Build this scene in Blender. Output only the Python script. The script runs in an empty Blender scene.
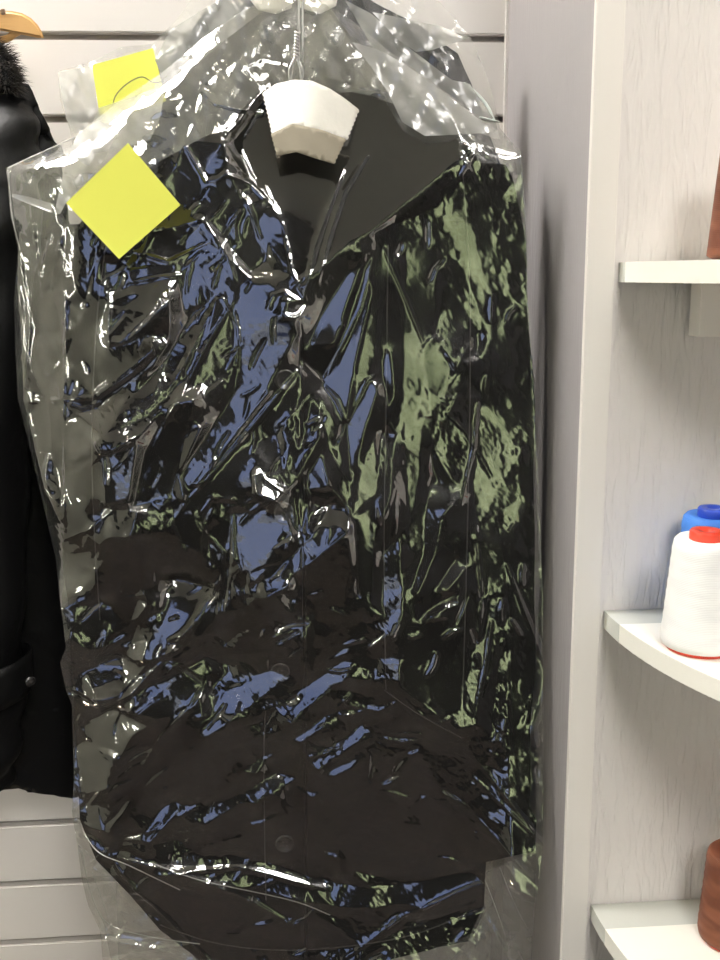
import bpy, bmesh, math, random
import numpy as np
from mathutils import Vector, Matrix
rnd = random.Random(7)
npr = np.random.RandomState(11)
sc = bpy.context.scene

# ------------------------------------------------------------------ camera
F = 980.0
EYE = Vector((0.0, 0.0, 1.5))
YAW, PITCH, ROLL = math.radians(4.0), math.radians(12.0), math.radians(-0.6)
cam = bpy.data.objects.new('camera', bpy.data.cameras.new('camera'))
sc.collection.objects.link(cam)
RM = (Matrix.Rotation(-YAW, 3, 'Z') @ Matrix.Rotation(math.pi / 2 - PITCH, 3, 'X') @ Matrix.Rotation(ROLL, 3, 'Z'))
cam.matrix_world = Matrix.Translation(EYE) @ RM.to_4x4()
cam.data.sensor_fit = 'VERTICAL'
cam.data.sensor_height = 24.0
cam.data.lens = F / 960.0 * 24.0
cam.data.clip_start = 0.02
sc.camera = cam

# ------------------------------------------------------------------ world, exposure
w = bpy.data.worlds.new('sky'); sc.world = w; w.use_nodes = True
nt = w.node_tree; nt.nodes.clear()
wo = nt.nodes.new('ShaderNodeOutputWorld'); bg = nt.nodes.new('ShaderNodeBackground')
tc = nt.nodes.new('ShaderNodeTexCoord'); sx = nt.nodes.new('ShaderNodeSeparateXYZ')
cr = nt.nodes.new('ShaderNodeValToRGB')
cr.color_ramp.elements[0].position = 0.0; cr.color_ramp.elements[0].color = (0.38, 0.46, 0.78, 1)
cr.color_ramp.elements[1].position = 0.7; cr.color_ramp.elements[1].color = (0.21, 0.30, 0.70, 1)
nt.links.new(tc.outputs['Generated'], sx.inputs[0]); nt.links.new(sx.outputs['Z'], cr.inputs['Fac'])
nt.links.new(cr.outputs['Color'], bg.inputs['Color']); bg.inputs['Strength'].default_value = 1.15
nt.links.new(bg.outputs[0], wo.inputs[0])
vs = sc.view_settings
vs.view_transform = 'Standard'; vs.look = 'None'; vs.gamma = 1.0; vs.use_curve_mapping = False
vs.exposure = 0.42
cy = sc.cycles
cy.use_denoising = True
cy.max_bounces = 10; cy.diffuse_bounces = 4; cy.glossy_bounces = 4; cy.transmission_bounces = 4
cy.transparent_max_bounces = 24
cy.caustics_reflective = False; cy.caustics_refractive = False
cy.sample_clamp_indirect = 6.0

sun = bpy.data.objects.new('sun', bpy.data.lights.new('sun', 'SUN'))
sc.collection.objects.link(sun)
sun.data.energy = 14.0; sun.data.color = (1.0, 0.96, 0.82); sun.data.angle = 0.01
# the sun stands on the slat-wall side of the shop and lights the hedge outside
sun.rotation_euler = Vector((-0.1, -1.0, -0.75)).to_track_quat('-Z', 'Y').to_euler()

# ------------------------------------------------------------------ camera mapping helpers
RMn = np.array(RM)
def ray(px, py):
    d = np.array([(px - 360.0) / F, -(py - 480.0) / F, -1.0])
    return RMn @ d
def U(px, py, Y):
    d = ray(px, py); t = Y / d[1]
    return Vector((d[0] * t, Y, EYE.z + d[2] * t))
def UX(px, py, X):
    d = ray(px, py); t = X / d[0]
    return Vector((X, d[1] * t, EYE.z + d[2] * t))
def UZ(px, py, Z):
    d = ray(px, py); t = (Z - EYE.z) / d[2]
    return Vector((d[0] * t, d[1] * t, Z))
def proj(P):                       # (N,3) -> px, py
    q = (P - np.array(EYE)) @ RMn
    return 360 + F * q[..., 0] / -q[..., 2], 480 - F * q[..., 1] / -q[..., 2]

# ------------------------------------------------------------------ object helpers
col = sc.collection
def link(name, me, m=None, parent=None, loc=None, smooth=False):
    if m is not None:
        for k in (m if isinstance(m, (list, tuple)) else [m]): me.materials.append(k)
    if smooth: me.polygons.foreach_set('use_smooth', [True] * len(me.polygons))
    o = bpy.data.objects.new(name, me); col.objects.link(o)
    if parent is not None:
        o.parent = parent
        o.location = -Vector(parent.location)     # part meshes are written in world coordinates
        if parent.parent is not None: o.location = (0, 0, 0)
    if loc is not None: o.location = loc
    return o
def from_bm(name, bm, m=None, parent=None, smooth=False):
    me = bpy.data.meshes.new(name); bm.normal_update(); bm.to_mesh(me); bm.free()
    return link(name, me, m, parent, smooth=smooth)
def from_arrays(name, V, Fc, m=None, parent=None, smooth=True):
    me = bpy.data.meshes.new(name)
    V = np.asarray(V, dtype=np.float32); Fc = np.asarray(Fc, dtype=np.int32)
    n = Fc.shape[1]
    me.vertices.add(len(V)); me.vertices.foreach_set('co', V.ravel())
    me.loops.add(Fc.size); me.loops.foreach_set('vertex_index', Fc.ravel())
    me.polygons.add(len(Fc)); me.polygons.foreach_set('loop_start', np.arange(0, Fc.size, n, dtype=np.int32))
    me.polygons.foreach_set('loop_total', np.full(len(Fc), n, dtype=np.int32))
    me.update(calc_edges=True); me.validate()
    return link(name, me, m, parent, smooth=smooth)
def thing(name, label, cat, loc, group=None):
    o = bpy.data.objects.new(name, None); col.objects.link(o); o.location = loc
    o.empty_display_size = 0.05
    return tag(o, label, cat, group)
def tag(o, label, cat, group=None):
    o['label'] = label; o['category'] = cat
    if group: o['group'] = group
    return o
def struct(o):
    o['kind'] = 'structure'; return o
def bbox(bm, x0, x1, y0, y1, z0, z1, bev=0.0):
    r = bmesh.ops.create_cube(bm, size=1.0)
    for v in r['verts']:
        v.co = Vector(((x0 + x1) / 2 + v.co.x * (x1 - x0), (y0 + y1) / 2 + v.co.y * (y1 - y0), (z0 + z1) / 2 + v.co.z * (z1 - z0)))
    if bev:
        es = list({e for v in r['verts'] for e in v.link_edges})
        bmesh.ops.bevel(bm, geom=es, offset=bev, segments=2, affect='EDGES', profile=0.6)
def box(name, x0, x1, y0, y1, z0, z1, m, parent=None, bev=0.0):
    bm = bmesh.new(); bbox(bm, x0, x1, y0, y1, z0, z1, bev)
    return from_bm(name, bm, m, parent)
def tube_bm(bm, pts, r, seg=8, closed=False):
    pts = [Vector(p) for p in pts]; n = len(pts); rings = []
    up = Vector((0.13, 0.9, 0.31)).normalized()
    for i, p in enumerate(pts):
        a = pts[max(i - 1, 0)]; b = pts[min(i + 1, n - 1)]
        t = (b - a).normalized()
        s = t.cross(up)
        if s.length < 1e-4: s = t.cross(Vector((1, 0, 0)))
        s.normalize(); u = s.cross(t).normalized()
        rr = r[i] if isinstance(r, (list, tuple)) else r
        rings.append([bm.verts.new(p + (s * math.cos(2 * math.pi * k / seg) + u * math.sin(2 * math.pi * k / seg)) * rr) for k in range(seg)])
    for i in range(n - 1):
        for k in range(seg):
            bm.faces.new((rings[i][k], rings[i][(k + 1) % seg], rings[i + 1][(k + 1) % seg], rings[i + 1][k]))
    bm.faces.new(rings[0][::-1]); bm.faces.new(rings[-1])
def smooth_path(pts, n=8):
    pts = [Vector(p) for p in pts]; out = []
    for i in range(len(pts) - 1):
        p0 = pts[max(i - 1, 0)]; p1 = pts[i]; p2 = pts[i + 1]; p3 = pts[min(i + 2, len(pts) - 1)]
        for k in range(n):
            t = k / n
            out.append(0.5 * ((2 * p1) + (p2 - p0) * t + (2 * p0 - 5 * p1 + 4 * p2 - p3) * t * t + (3 * p1 - p0 - 3 * p2 + p3) * t ** 3))
    out.append(pts[-1]); return out
def lathe_bm(bm, prof, c, seg=48, wob=None):
    rings = []
    for r, z in prof:
        rings.append([bm.verts.new((c[0] + r * math.cos(2 * math.pi * k / seg), c[1] + r * math.sin(2 * math.pi * k / seg), c[2] + z)) for k in range(seg)])
    for i in range(len(rings) - 1):
        for k in range(seg):
            bm.faces.new((rings[i][k], rings[i][(k + 1) % seg], rings[i + 1][(k + 1) % seg], rings[i + 1][k]))
    bm.faces.new(rings[0][::-1]); bm.faces.new(rings[-1])

# ------------------------------------------------------------------ materials
def mat(name, color, rough=0.6, spec=0.5, metal=0.0):
    m = bpy.data.materials.new(name); m.use_nodes = True
    b = m.node_tree.nodes['Principled BSDF']
    b.inputs['Base Color'].default_value = (*color, 1); b.inputs['Roughness'].default_value = rough
    b.inputs['Specular IOR Level'].default_value = spec; b.inputs['Metallic'].default_value = metal
    return m
def noise_bump(m, scale=(1, 1, 1), nscale=200.0, strength=0.3, dist=0.001, detail=4, c2=None, cfac=(0.4, 0.6), wave=False):
    t = m.node_tree; b = t.nodes['Principled BSDF']
    co = t.nodes.new('ShaderNodeTexCoord'); mp = t.nodes.new('ShaderNodeMapping')
    mp.inputs['Scale'].default_value = scale
    no = t.nodes.new('ShaderNodeTexNoise'); no.inputs['Scale'].default_value = nscale; no.inputs['Detail'].default_value = detail
    t.links.new(co.outputs['Object'], mp.inputs[0]); t.links.new(mp.outputs[0], no.inputs['Vector'])
    bp = t.nodes.new('ShaderNodeBump'); bp.inputs['Strength'].default_value = strength; bp.inputs['Distance'].default_value = dist
    t.links.new(no.outputs['Fac'], bp.inputs['Height']); t.links.new(bp.outputs[0], b.inputs['Normal'])
    if c2 is not None:
        r = t.nodes.new('ShaderNodeValToRGB')
        r.color_ramp.elements[0].position, r.color_ramp.elements[1].position = cfac
        r.color_ramp.elements[0].color = b.inputs['Base Color'].default_value[:]; r.color_ramp.elements[1].color = (*c2, 1)
        t.links.new(no.outputs['Fac'], r.inputs[0]); t.links.new(r.outputs[0], b.inputs['Base Color'])
    return m

M = {}
M['slat'] = noise_bump(mat('slat laminate', (0.72, 0.685, 0.65), 0.32, 0.5), (1, 1, 6), 40, 0.04, 0.001)
M['slat_back'] = mat('slat groove', (0.40, 0.37, 0.34), 0.6)
M['trim'] = noise_bump(mat('painted trim', (0.80, 0.765, 0.71), 0.35), (1, 1, 1), 60, 0.05, 0.001)
M['paint'] = noise_bump(mat('shelf paint', (0.86, 0.84, 0.76), 0.4), (4, 4, 20), 60, 0.25, 0.001)
M['paint_grey'] = noise_bump(mat('shelf strip grey', (0.56, 0.57, 0.52), 0.45), (4, 4, 20), 60, 0.2, 0.001)
M['ceiling'] = mat('ceiling', (0.88, 0.87, 0.79), 0.8)
M['sidewall'] = mat('cream wall', (0.45, 0.45, 0.37), 0.7)
M['dark'] = mat('charcoal shopfront', (0.013, 0.013, 0.014), 0.7)
M['floor'] = noise_bump(mat('floor boards', (0.012, 0.009, 0.007), 0.6), (1, 5, 1), 3.5, 0.1, 0.002, c2=(0.085, 0.060, 0.045), cfac=(0.42, 0.60))
M['dark_mirrored'] = noise_bump(mat('dark wall for film reflections', (0.035, 0.031, 0.029), 0.6), (1, 8, 1), 6, 0.1, 0.002)  # dark finish invented so the film mirrors less grey from this wall
M['added_hedge'] = noise_bump(mat('added_hedge', (0.20, 0.24, 0.13), 0.9), (1, 1, 1), 2.2, 0.5, 0.05, c2=(0.36, 0.40, 0.25))
M['added_lawn'] = noise_bump(mat('added_lawn', (0.10, 0.115, 0.07), 0.9), (1, 1, 1), 8, 0.5, 0.01, c2=(0.14, 0.15, 0.09))
M['pavement'] = noise_bump(mat('pavement', (0.15, 0.16, 0.19), 0.9), (1, 1, 1), 5, 0.5, 0.01)

def wallpaper(name, c, s=1.0):
    m = mat(name, c, 0.5, 0.35)
    t = m.node_tree; b = t.nodes['Principled BSDF']
    co = t.nodes.new('ShaderNodeTexCoord')
    def ns(scale, nscale, detail, dist=0.0):
        mp = t.nodes.new('ShaderNodeMapping'); mp.inputs['Scale'].default_value = scale
        no = t.nodes.new('ShaderNodeTexNoise'); no.inputs['Scale'].default_value = nscale
        no.inputs['Detail'].default_value = detail; no.inputs['Distortion'].default_value = dist
        t.links.new(co.outputs['Object'], mp.inputs[0]); t.links.new(mp.outputs[0], no.inputs['Vector'])
        return no
    a = ns((1, 1, 0.16), 95, 2.2, 1.1); e = ns((1, 1, 0.5), 260, 2)
    ra = t.nodes.new('ShaderNodeValToRGB')
    ra.color_ramp.interpolation = 'EASE'; ra.color_ramp.elements[0].position = 0.38; ra.color_ramp.elements[1].position = 0.66
    t.links.new(a.outputs['Fac'], ra.inputs[0])
    ad = t.nodes.new('ShaderNodeMath'); ad.operation = 'MULTIPLY_ADD'; ad.inputs[1].default_value = 0.35
    t.links.new(e.outputs['Fac'], ad.inputs[0]); t.links.new(ra.outputs[0], ad.inputs[2])
    bp = t.nodes.new('ShaderNodeBump'); bp.inputs['Strength'].default_value = 0.8 * s; bp.inputs['Distance'].default_value = 0.0013 * s
    t.links.new(ad.outputs[0], bp.inputs['Height']); t.links.new(bp.outputs[0], b.inputs['Normal'])
    return m
M['paper'] = wallpaper('bark wallpaper', (0.74, 0.705, 0.67))
M['paper_shaded'] = wallpaper('bark wallpaper shaded', (0.35, 0.33, 0.33), 0.55)  # same wallpaper, darkened: shade on the side face is in the colour

def film(name, refl=0.10, haze=0.03, tint=(0.97, 0.97, 0.95), rough=0.035, hazecol=(0.9, 0.9, 0.86)):
    m = bpy.data.materials.new(name); m.use_nodes = True; t = m.node_tree; t.nodes.clear()
    out = t.nodes.new('ShaderNodeOutputMaterial')
    tr = t.nodes.new('ShaderNodeBsdfTransparent'); tr.inputs[0].default_value = (*tint, 1)
    df = t.nodes.new('ShaderNodeBsdfDiffuse'); df.inputs[0].default_value = (*hazecol, 1)
    tl = t.nodes.new('ShaderNodeBsdfTranslucent'); tl.inputs[0].default_value = (*hazecol, 1)
    md = t.nodes.new('ShaderNodeMixShader'); md.inputs[0].default_value = 0.4
    t.links.new(df.outputs[0], md.inputs[1]); t.links.new(tl.outputs[0], md.inputs[2])
    gl = t.nodes.new('ShaderNodeBsdfGlossy'); gl.inputs['Roughness'].default_value = rough; gl.inputs['Color'].default_value = (1, 1, 1, 1)
    m1 = t.nodes.new('ShaderNodeMixShader')
    lwh = t.nodes.new('ShaderNodeLayerWeight'); lwh.inputs['Blend'].default_value = 0.5
    hz = t.nodes.new('ShaderNodeMath'); hz.operation = 'MULTIPLY_ADD'; hz.inputs[1].default_value = haze * 4.0; hz.inputs[2].default_value = haze
    pw = t.nodes.new('ShaderNodeMath'); pw.operation = 'POWER'; pw.inputs[1].default_value = 2.0
    t.links.new(lwh.outputs['Facing'], pw.inputs[0]); t.links.new(pw.outputs[0], hz.inputs[0])
    t.links.new(hz.outputs[0], m1.inputs[0])
    t.links.new(tr.outputs[0], m1.inputs[1]); t.links.new(md.outputs[0], m1.inputs[2])
    p5 = t.nodes.new('ShaderNodeMath'); p5.operation = 'POWER'; p5.inputs[1].default_value = 4.0
    t.links.new(lwh.outputs['Facing'], p5.inputs[0])
    fr = t.nodes.new('ShaderNodeMath'); fr.operation = 'MULTIPLY_ADD'; fr.inputs[1].default_value = 0.7; fr.inputs[2].default_value = refl
    t.links.new(p5.outputs[0], fr.inputs[0])
    m2 = t.nodes.new('ShaderNodeMixShader')
    t.links.new(fr.outputs[0], m2.inputs[0]); t.links.new(m1.outputs[0], m2.inputs[1]); t.links.new(gl.outputs[0], m2.inputs[2])
    t.links.new(m2.outputs[0], out.inputs[0])
    return m
M['film'] = film('clear polythene', 0.19, 0.010, rough=.075)
M['film_back'] = film('clear polythene back', 0.08, 0.10, rough=.2)
M['film_fold'] = film('doubled polythene', 0.10, 0.34, rough=.2)
M['film_bright_line'] = film('polythene bright line', 0.25, 0.45, rough=.1)
M['film_rear'] = film('rear polythene', 0.09, 0.18, rough=.16)
M['coat'] = noise_bump(mat('dark coat cloth', (0.0045, 0.0038, 0.0032), 0.8, 0.10), (1, 1, 1), 900, 0.25, 0.0006)
M['coat_collar'] = noise_bump(mat('dark collar cloth', (0.010, 0.010, 0.008), 0.75, 0.12), (1, 1, 1), 900, 0.25, 0.0006)
M['coat_stitch'] = mat('seam thread', (0.035, 0.032, 0.028), 0.6)
M['lining'] = mat('sleeve lining', (0.02, 0.018, 0.016), 0.4)
M['rear_coat'] = noise_bump(mat('navy black cloth', (0.012, 0.013, 0.02), 0.7, 0.25), (1, 1, 1), 700, 0.3, 0.0006)
M['button'] = mat('black button', (0.03, 0.028, 0.027), 0.25, 0.8)
M['puffer'] = noise_bump(mat('black quilted nylon', (0.006, 0.006, 0.0062), 0.5, 0.22), (1, 1, 1), 60, 0.35, 0.004)
M['fur'] = mat('grey brown fur', (0.055, 0.048, 0.042), 0.9)
M['wood'] = noise_bump(mat('beech', (0.72, 0.43, 0.17), 0.35), (1, 6, 12), 10, 0.05, 0.001, c2=(0.62, 0.33, 0.11))
M['steel'] = mat('steel wire', (0.55, 0.54, 0.52), 0.28, 0.5, 1.0)
M['brass'] = mat('screw', (0.35, 0.24, 0.16), 0.35, 0.5, 1.0)
M['white_paper'] = noise_bump(mat('white tissue paper', (0.90, 0.88, 0.80), 0.7), (1, 1, 1), 90, 0.25, 0.002)
M['card'] = noise_bump(mat('beige card', (0.30, 0.265, 0.20), 0.7), (1, 1, 1), 90, 0.1, 0.001)
M['yellow'] = mat('yellow note paper', (0.95, 0.96, 0.16), 0.6, 0.3)
M['thread_dark'] = mat('dark thread', (0.12, 0.12, 0.07), 0.7)
M['plastic_white'] = mat('white plastic', (0.80, 0.86, 0.82), 0.3)
def yarn(name, c, c2):
    m = mat(name, c, 0.55, 0.3)
    t = m.node_tree; b = t.nodes['Principled BSDF']
    co = t.nodes.new('ShaderNodeTexCoord')
    wv = t.nodes.new('ShaderNodeTexWave'); wv.bands_direction = 'Z'; wv.inputs['Scale'].default_value = 190; wv.inputs['Distortion'].default_value = 0.6
    t.links.new(co.outputs['Object'], wv.inputs['Vector'])
    bp = t.nodes.new('ShaderNodeBump'); bp.inputs['Strength'].default_value = 0.4; bp.inputs['Distance'].default_value = 0.0004
    t.links.new(wv.outputs['Fac'], bp.inputs['Height']); t.links.new(bp.outputs[0], b.inputs['Normal'])
    mp = t.nodes.new('ShaderNodeMapping'); mp.inputs['Scale'].default_value = (22, 22, 55); mp.inputs['Rotation'].default_value = (0.5, 0.35, 0)
    no = t.nodes.new('ShaderNodeTexNoise'); no.inputs['Scale'].default_value = 1.15; no.inputs['Detail'].default_value = 1
    t.links.new(co.outputs['Object'], mp.inputs[0]); t.links.new(mp.outputs[0], no.inputs['Vector'])
    r = t.nodes.new('ShaderNodeValToRGB'); r.color_ramp.elements[0].position = 0.42; r.color_ramp.elements[1].position = 0.58
    r.color_ramp.elements[0].color = (*c, 1); r.color_ramp.elements[1].color = (*c2, 1)
    t.links.new(no.outputs['Fac'], r.inputs[0]); t.links.new(r.outputs[0], b.inputs['Base Color'])
    return m
M['yarn_white'] = yarn('white thread', (0.88, 0.88, 0.86), (0.93, 0.93, 0.90))
M['yarn_blue'] = yarn('blue thread', (0.05, 0.18, 0.60), (0.06, 0.22, 0.68))
M['yarn_brown'] = yarn('brown thread', (0.13, 0.038, 0.018), (0.20, 0.07, 0.035))
M['red_plastic'] = mat('red plastic', (0.72, 0.055, 0.025), 0.35)
M['blue_plastic'] = mat('blue plastic', (0.02, 0.06, 0.42), 0.35)
M['hole_shade'] = mat('core hole', (0.10, 0.01, 0.008), 0.8)
def emis(name, c, s):
    m = bpy.data.materials.new(name); m.use_nodes = True; t = m.node_tree; t.nodes.clear()
    o = t.nodes.new('ShaderNodeOutputMaterial'); e = t.nodes.new('ShaderNodeEmission')
    e.inputs[0].default_value = (*c, 1); e.inputs[1].default_value = s; t.links.new(e.outputs[0], o.inputs[0]); return m
M['lamp_spot'] = emis('spot lamp', (1.0, 0.90, 0.74), 60.0)
M['lamp_up'] = emis('warm uplight', (1.0, 0.84, 0.58), 60.0)
M['streak_glow'] = emis('added streak tube', (1.0, 0.98, 0.85), 45.0)
M['glass'] = film('window glass', 0.05, 0.0, (0.98, 0.99, 0.98), 0.0)

# ------------------------------------------------------------------ room
YN = 1.0                                       # face of the projecting wall
XN = U(597, 0, YN).x                           # its left-hand side face
YW = UX(508.5, 0, XN).y                        # the slat wall
ZC, YB, XL, XR = 2.65, -1.7, -2.1, 0.78
struct(box('floor', XL - .1, XR + .1, YB - .1, YW + .1, -.1, 0, M['floor']))
struct(box('ceiling', XL - .1, XR + .1, YB - .1, YW + .1, ZC, ZC + .1, M['ceiling']))
struct(box('wall_left', XL - .1, XL, YB, YW, 0, ZC, M['sidewall']))
struct(box('wall_right', XR, XR + .1, .3, YN, 0, ZC, M['paper']))
struct(box('wall_right_rear', XR, XR + .1, YB, .3, 0, ZC, M['dark_mirrored']))
# slat wall: backing and separate slats
wb = struct(box('wall_back', XL, XN + .02, YW + .014, YW + .06, 0, ZC, M['slat_back']))
z_g = U(60, 36, YW).z
PIT = (z_g - U(60, 822, YW).z) / 11.0
z = z_g - PIT * 13
slat_me = None
def make_slat(z0):
    global slat_me
    if slat_me is None:
        bm = bmesh.new()
        bbox(bm, XL, XN, YW, YW + .0135, .0045, PIT - .0045, 0)
        es = [e for e in bm.edges if all(abs(v.co.y - YW) < 1e-6 for v in e.verts)]
        bmesh.ops.bevel(bm, geom=es, offset=0.0018, segments=2, affect='EDGES')
        slat_me = bpy.data.meshes.new('slat'); bm.to_mesh(slat_me); bm.free(); slat_me.materials.append(M['slat'])
    o = bpy.data.objects.new('slat', slat_me); col.objects.link(o); o.parent = wb; o.location = (0, 0, z0)
k = int((z_g) / PIT)
for i in range(-k, 40):
    zz = z_g + i * PIT
    if zz > 0.01 and zz + PIT < ZC: make_slat(zz)
# projecting wall: side face and front face
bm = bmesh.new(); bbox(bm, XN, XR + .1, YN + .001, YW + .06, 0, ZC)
nib = struct(from_bm('wall_front', bm, [M['paper'], M['paper_shaded']]))
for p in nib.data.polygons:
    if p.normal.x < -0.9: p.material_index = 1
struct(box('trim_1', XN - .0015, XN + .0275, YN - .004, YN + .004, 0, ZC, M['trim'], bev=.0012))
struct(box('trim_2', XN - .004, XN + .0005, YW - .006, YW + .002, 0, ZC, M['slat']))
# shopfront behind the camera: charcoal piers and frames, two windows, unseen and shaped for film reflections
W1, W2 = (-1.45, -0.50), (0.15, 0.50)
WZ = (0.55, 2.25)
bm = bmesh.new()
bbox(bm, XL, W1[0], YB - .1, YB, 0, ZC); bbox(bm, W1[1], W2[0], YB - .1, YB, 0, ZC); bbox(bm, W2[1], XR, YB - .1, YB, 0, ZC)
for a in (W1, W2):
    bbox(bm, a[0], a[1], YB - .1, YB, 0, WZ[0]); bbox(bm, a[0], a[1], YB - .1, YB, WZ[1], ZC)
struct(from_bm('wall_shopfront', bm, M['dark']))
for i, a in enumerate((W1, W2)):
    bm = bmesh.new(); f = .03
    bbox(bm, a[0], a[0] + f, YB - .06, YB + .01, *WZ); bbox(bm, a[1] - f, a[1], YB - .06, YB + .01, *WZ)
    bbox(bm, a[0], a[1], YB - .06, YB + .01, WZ[0], WZ[0] + f); bbox(bm, a[0], a[1], YB - .06, YB + .01, WZ[1] - f, WZ[1])
    wi = struct(from_bm('window_%d' % (i + 1), bm, M['dark']))
    box('pane', a[0] + f, a[1] - f, YB - .04, YB - .034, WZ[0] + f, WZ[1] - f, M['glass'], wi)
# garden hedge outside the right-hand window, added to mirror green in the film
bm = bmesh.new(); bmesh.ops.create_grid(bm, x_segments=60, y_segments=60, size=1.0)
for v in bm.verts:
    x, z_ = v.co.x, v.co.y
    v.co = Vector((2.35 + x * 2.3, -5.2 + 0.10 * math.sin(9 * x + 3 * z_) + 0.08 * rnd.random(), 1.6 + z_ * 2.2))
struct(from_bm('hedge_face', bm, M['added_hedge'])).name = 'added_hedge'
struct(box('pavement', -8, 8, -14, YB - .12, -.14, -.04, M['pavement']))
struct(box('added_lawn', .05, 8, -14, YB - .13, -.06, -.02, M['added_lawn']))  # unseen ground added so film facets mirror dim olive
# ceiling lights
def lamp_panel(x, y, sx_, sy_, lab, pw=19.0):
    t = thing('ceiling_light', lab, 'light', (x, y, ZC - .012), 'ceiling lights')
    bm = bmesh.new()
    for a in ((x - sx_, x + sx_, y - sy_, y - sy_ + .02), (x - sx_, x + sx_, y + sy_ - .02, y + sy_), (x - sx_, x - sx_ + .02, y - sy_, y + sy_), (x + sx_ - .02, x + sx_, y - sy_, y + sy_)):
        bbox(bm, *a, ZC - .02, ZC)
    from_bm('frame', bm, M['plastic_white'], t)
    box('diffuser', x - sx_ + .02, x + sx_ - .02, y - sy_ + .02, y + sy_ - .02, ZC - .012, ZC - .006, emis('light panel', (1.0, 0.965, 0.92), pw), t)
lamp_panel(-0.95, 1.17, .50, .20, 'flat ceiling light panel nearer the left wall', 36.0)
lamp_panel(0.52, 0.15, .22, .30, 'flat ceiling light panel nearer the corner shelves', 7.0)
lamp_panel(0.42, -1.05, .30, .45, 'added fill panel on the ceiling nearer the shopfront', 27.0)  # extra unseen panel, added to even out the light on the walls
def spot(x, y, lab):
    t = thing('spot_lamp', lab, 'light', (x, y, ZC - .03), 'spot lamps')
    bm = bmesh.new(); lathe_bm(bm, [(.045, .03), (.045, .0), (.036, .0), (.036, .015)], (x, y, ZC - .03), 24); from_bm('housing', bm, M['plastic_white'], t, True)
    bm = bmesh.new(); lathe_bm(bm, [(.0345, .004), (.0345, .009)], (x, y, ZC - .03), 24); from_bm('bulb', bm, M['lamp_spot'], t)
for s_ in ((-.35, .35, 'small round spot lamp above the bagged coat'), (.1, -.5, 'small round spot lamp in the middle of the ceiling')):
    spot(*s_)

t = thing('added_streak_tube', 'slim unseen added streak tube on the left wall', 'light', (XL + .03, -.35, 1.05))  # invented to give white streaks down the film's left side
box('mount', XL, XL + .02, -.385, -.315, 1.0, 2.0, M['plastic_white'], t, bev=.003)
bm = bmesh.new(); lathe_bm(bm, [(.018, 0), (.018, .9)], (XL + .045, -.35, 1.05), 20); from_bm('tube', bm, M['streak_glow'], t, True)
t = thing('floor_uplight', 'small warm uplight on the floor by the slat wall', 'light', (-.85, 1.25, 0))
bm = bmesh.new(); lathe_bm(bm, [(.06, 0), (.06, .08), (.055, .10), (.05, .10), (.05, .085)], (-.85, 1.2, 0), 24); from_bm('housing', bm, M['plastic_white'], t, True)
bm = bmesh.new(); lathe_bm(bm, [(.048, .088), (.048, .094)], (-.85, 1.2, 0), 24); from_bm('bulb', bm, M['lamp_up'], t)
# ------------------------------------------------------------------ corner shelves
R_S = 0.43
XS = XN + .0085
def shelf(z_top, lab, sign=None, bracket=False):
    cx, cyy = XR, YN                                   # quarter disc centred on the room corner
    x_left = XN + .033
    R = XR - x_left
    t = thing('corner_shelf', lab, 'shelf', (cx - .2, YN, z_top - .02), 'white quarter round corner shelves')
    B = .018 if bracket else .045
    def ring(y0, y1, name, m, th=0.020, ez=0.0):
        bm = bmesh.new(); pts = []
        n = 40
        ys = [y0 + (y1 - y0) * k / n for k in range(n + 1)]
        left = [(cx - math.sqrt(max(R * R - yy * yy, 0)), YN - yy) for yy in ys]
        poly = left + [(cx, YN - y1), (cx, YN - y0)]
        top = [bm.verts.new((p[0], p[1], z_top + ez)) for p in poly]; bot = [bm.verts.new((p[0], p[1], z_top - th)) for p in poly]
        bm.faces.new(top); bm.faces.new(bot[::-1])
        for k in range(len(poly)):
            q = (k + 1) % len(poly); bm.faces.new((top[k], bot[k], bot[q], top[q]))
        bmesh.ops.recalc_face_normals(bm, faces=bm.faces[:])
        return from_bm(name, bm, m, t)
    ring(B, R * .985, 'board', M['paint'])
    ring(0.0005, B - .0006, 'back_strip', M['paint_grey'], .0200, -.0004)  # rear strip of the shelf in a greyer tone than the board
    if bracket:
        box('bracket', XN + .108, XR, YN - .03, YN - .004, z_top - .075, z_top - .021, M['trim'], t, bev=.001)
    return t
zs = [UZ_.z for UZ_ in (U(621, 262, YN), U(605, 610, YN), U(593, 904, YN))]
shelf(zs[0], 'topmost white corner shelf, seen edge on at eye level', bracket=True)
shelf(zs[1], 'middle white corner shelf with the white and blue thread cones')
shelf(zs[2], 'lowest white corner shelf with the brown thread cone')

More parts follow.
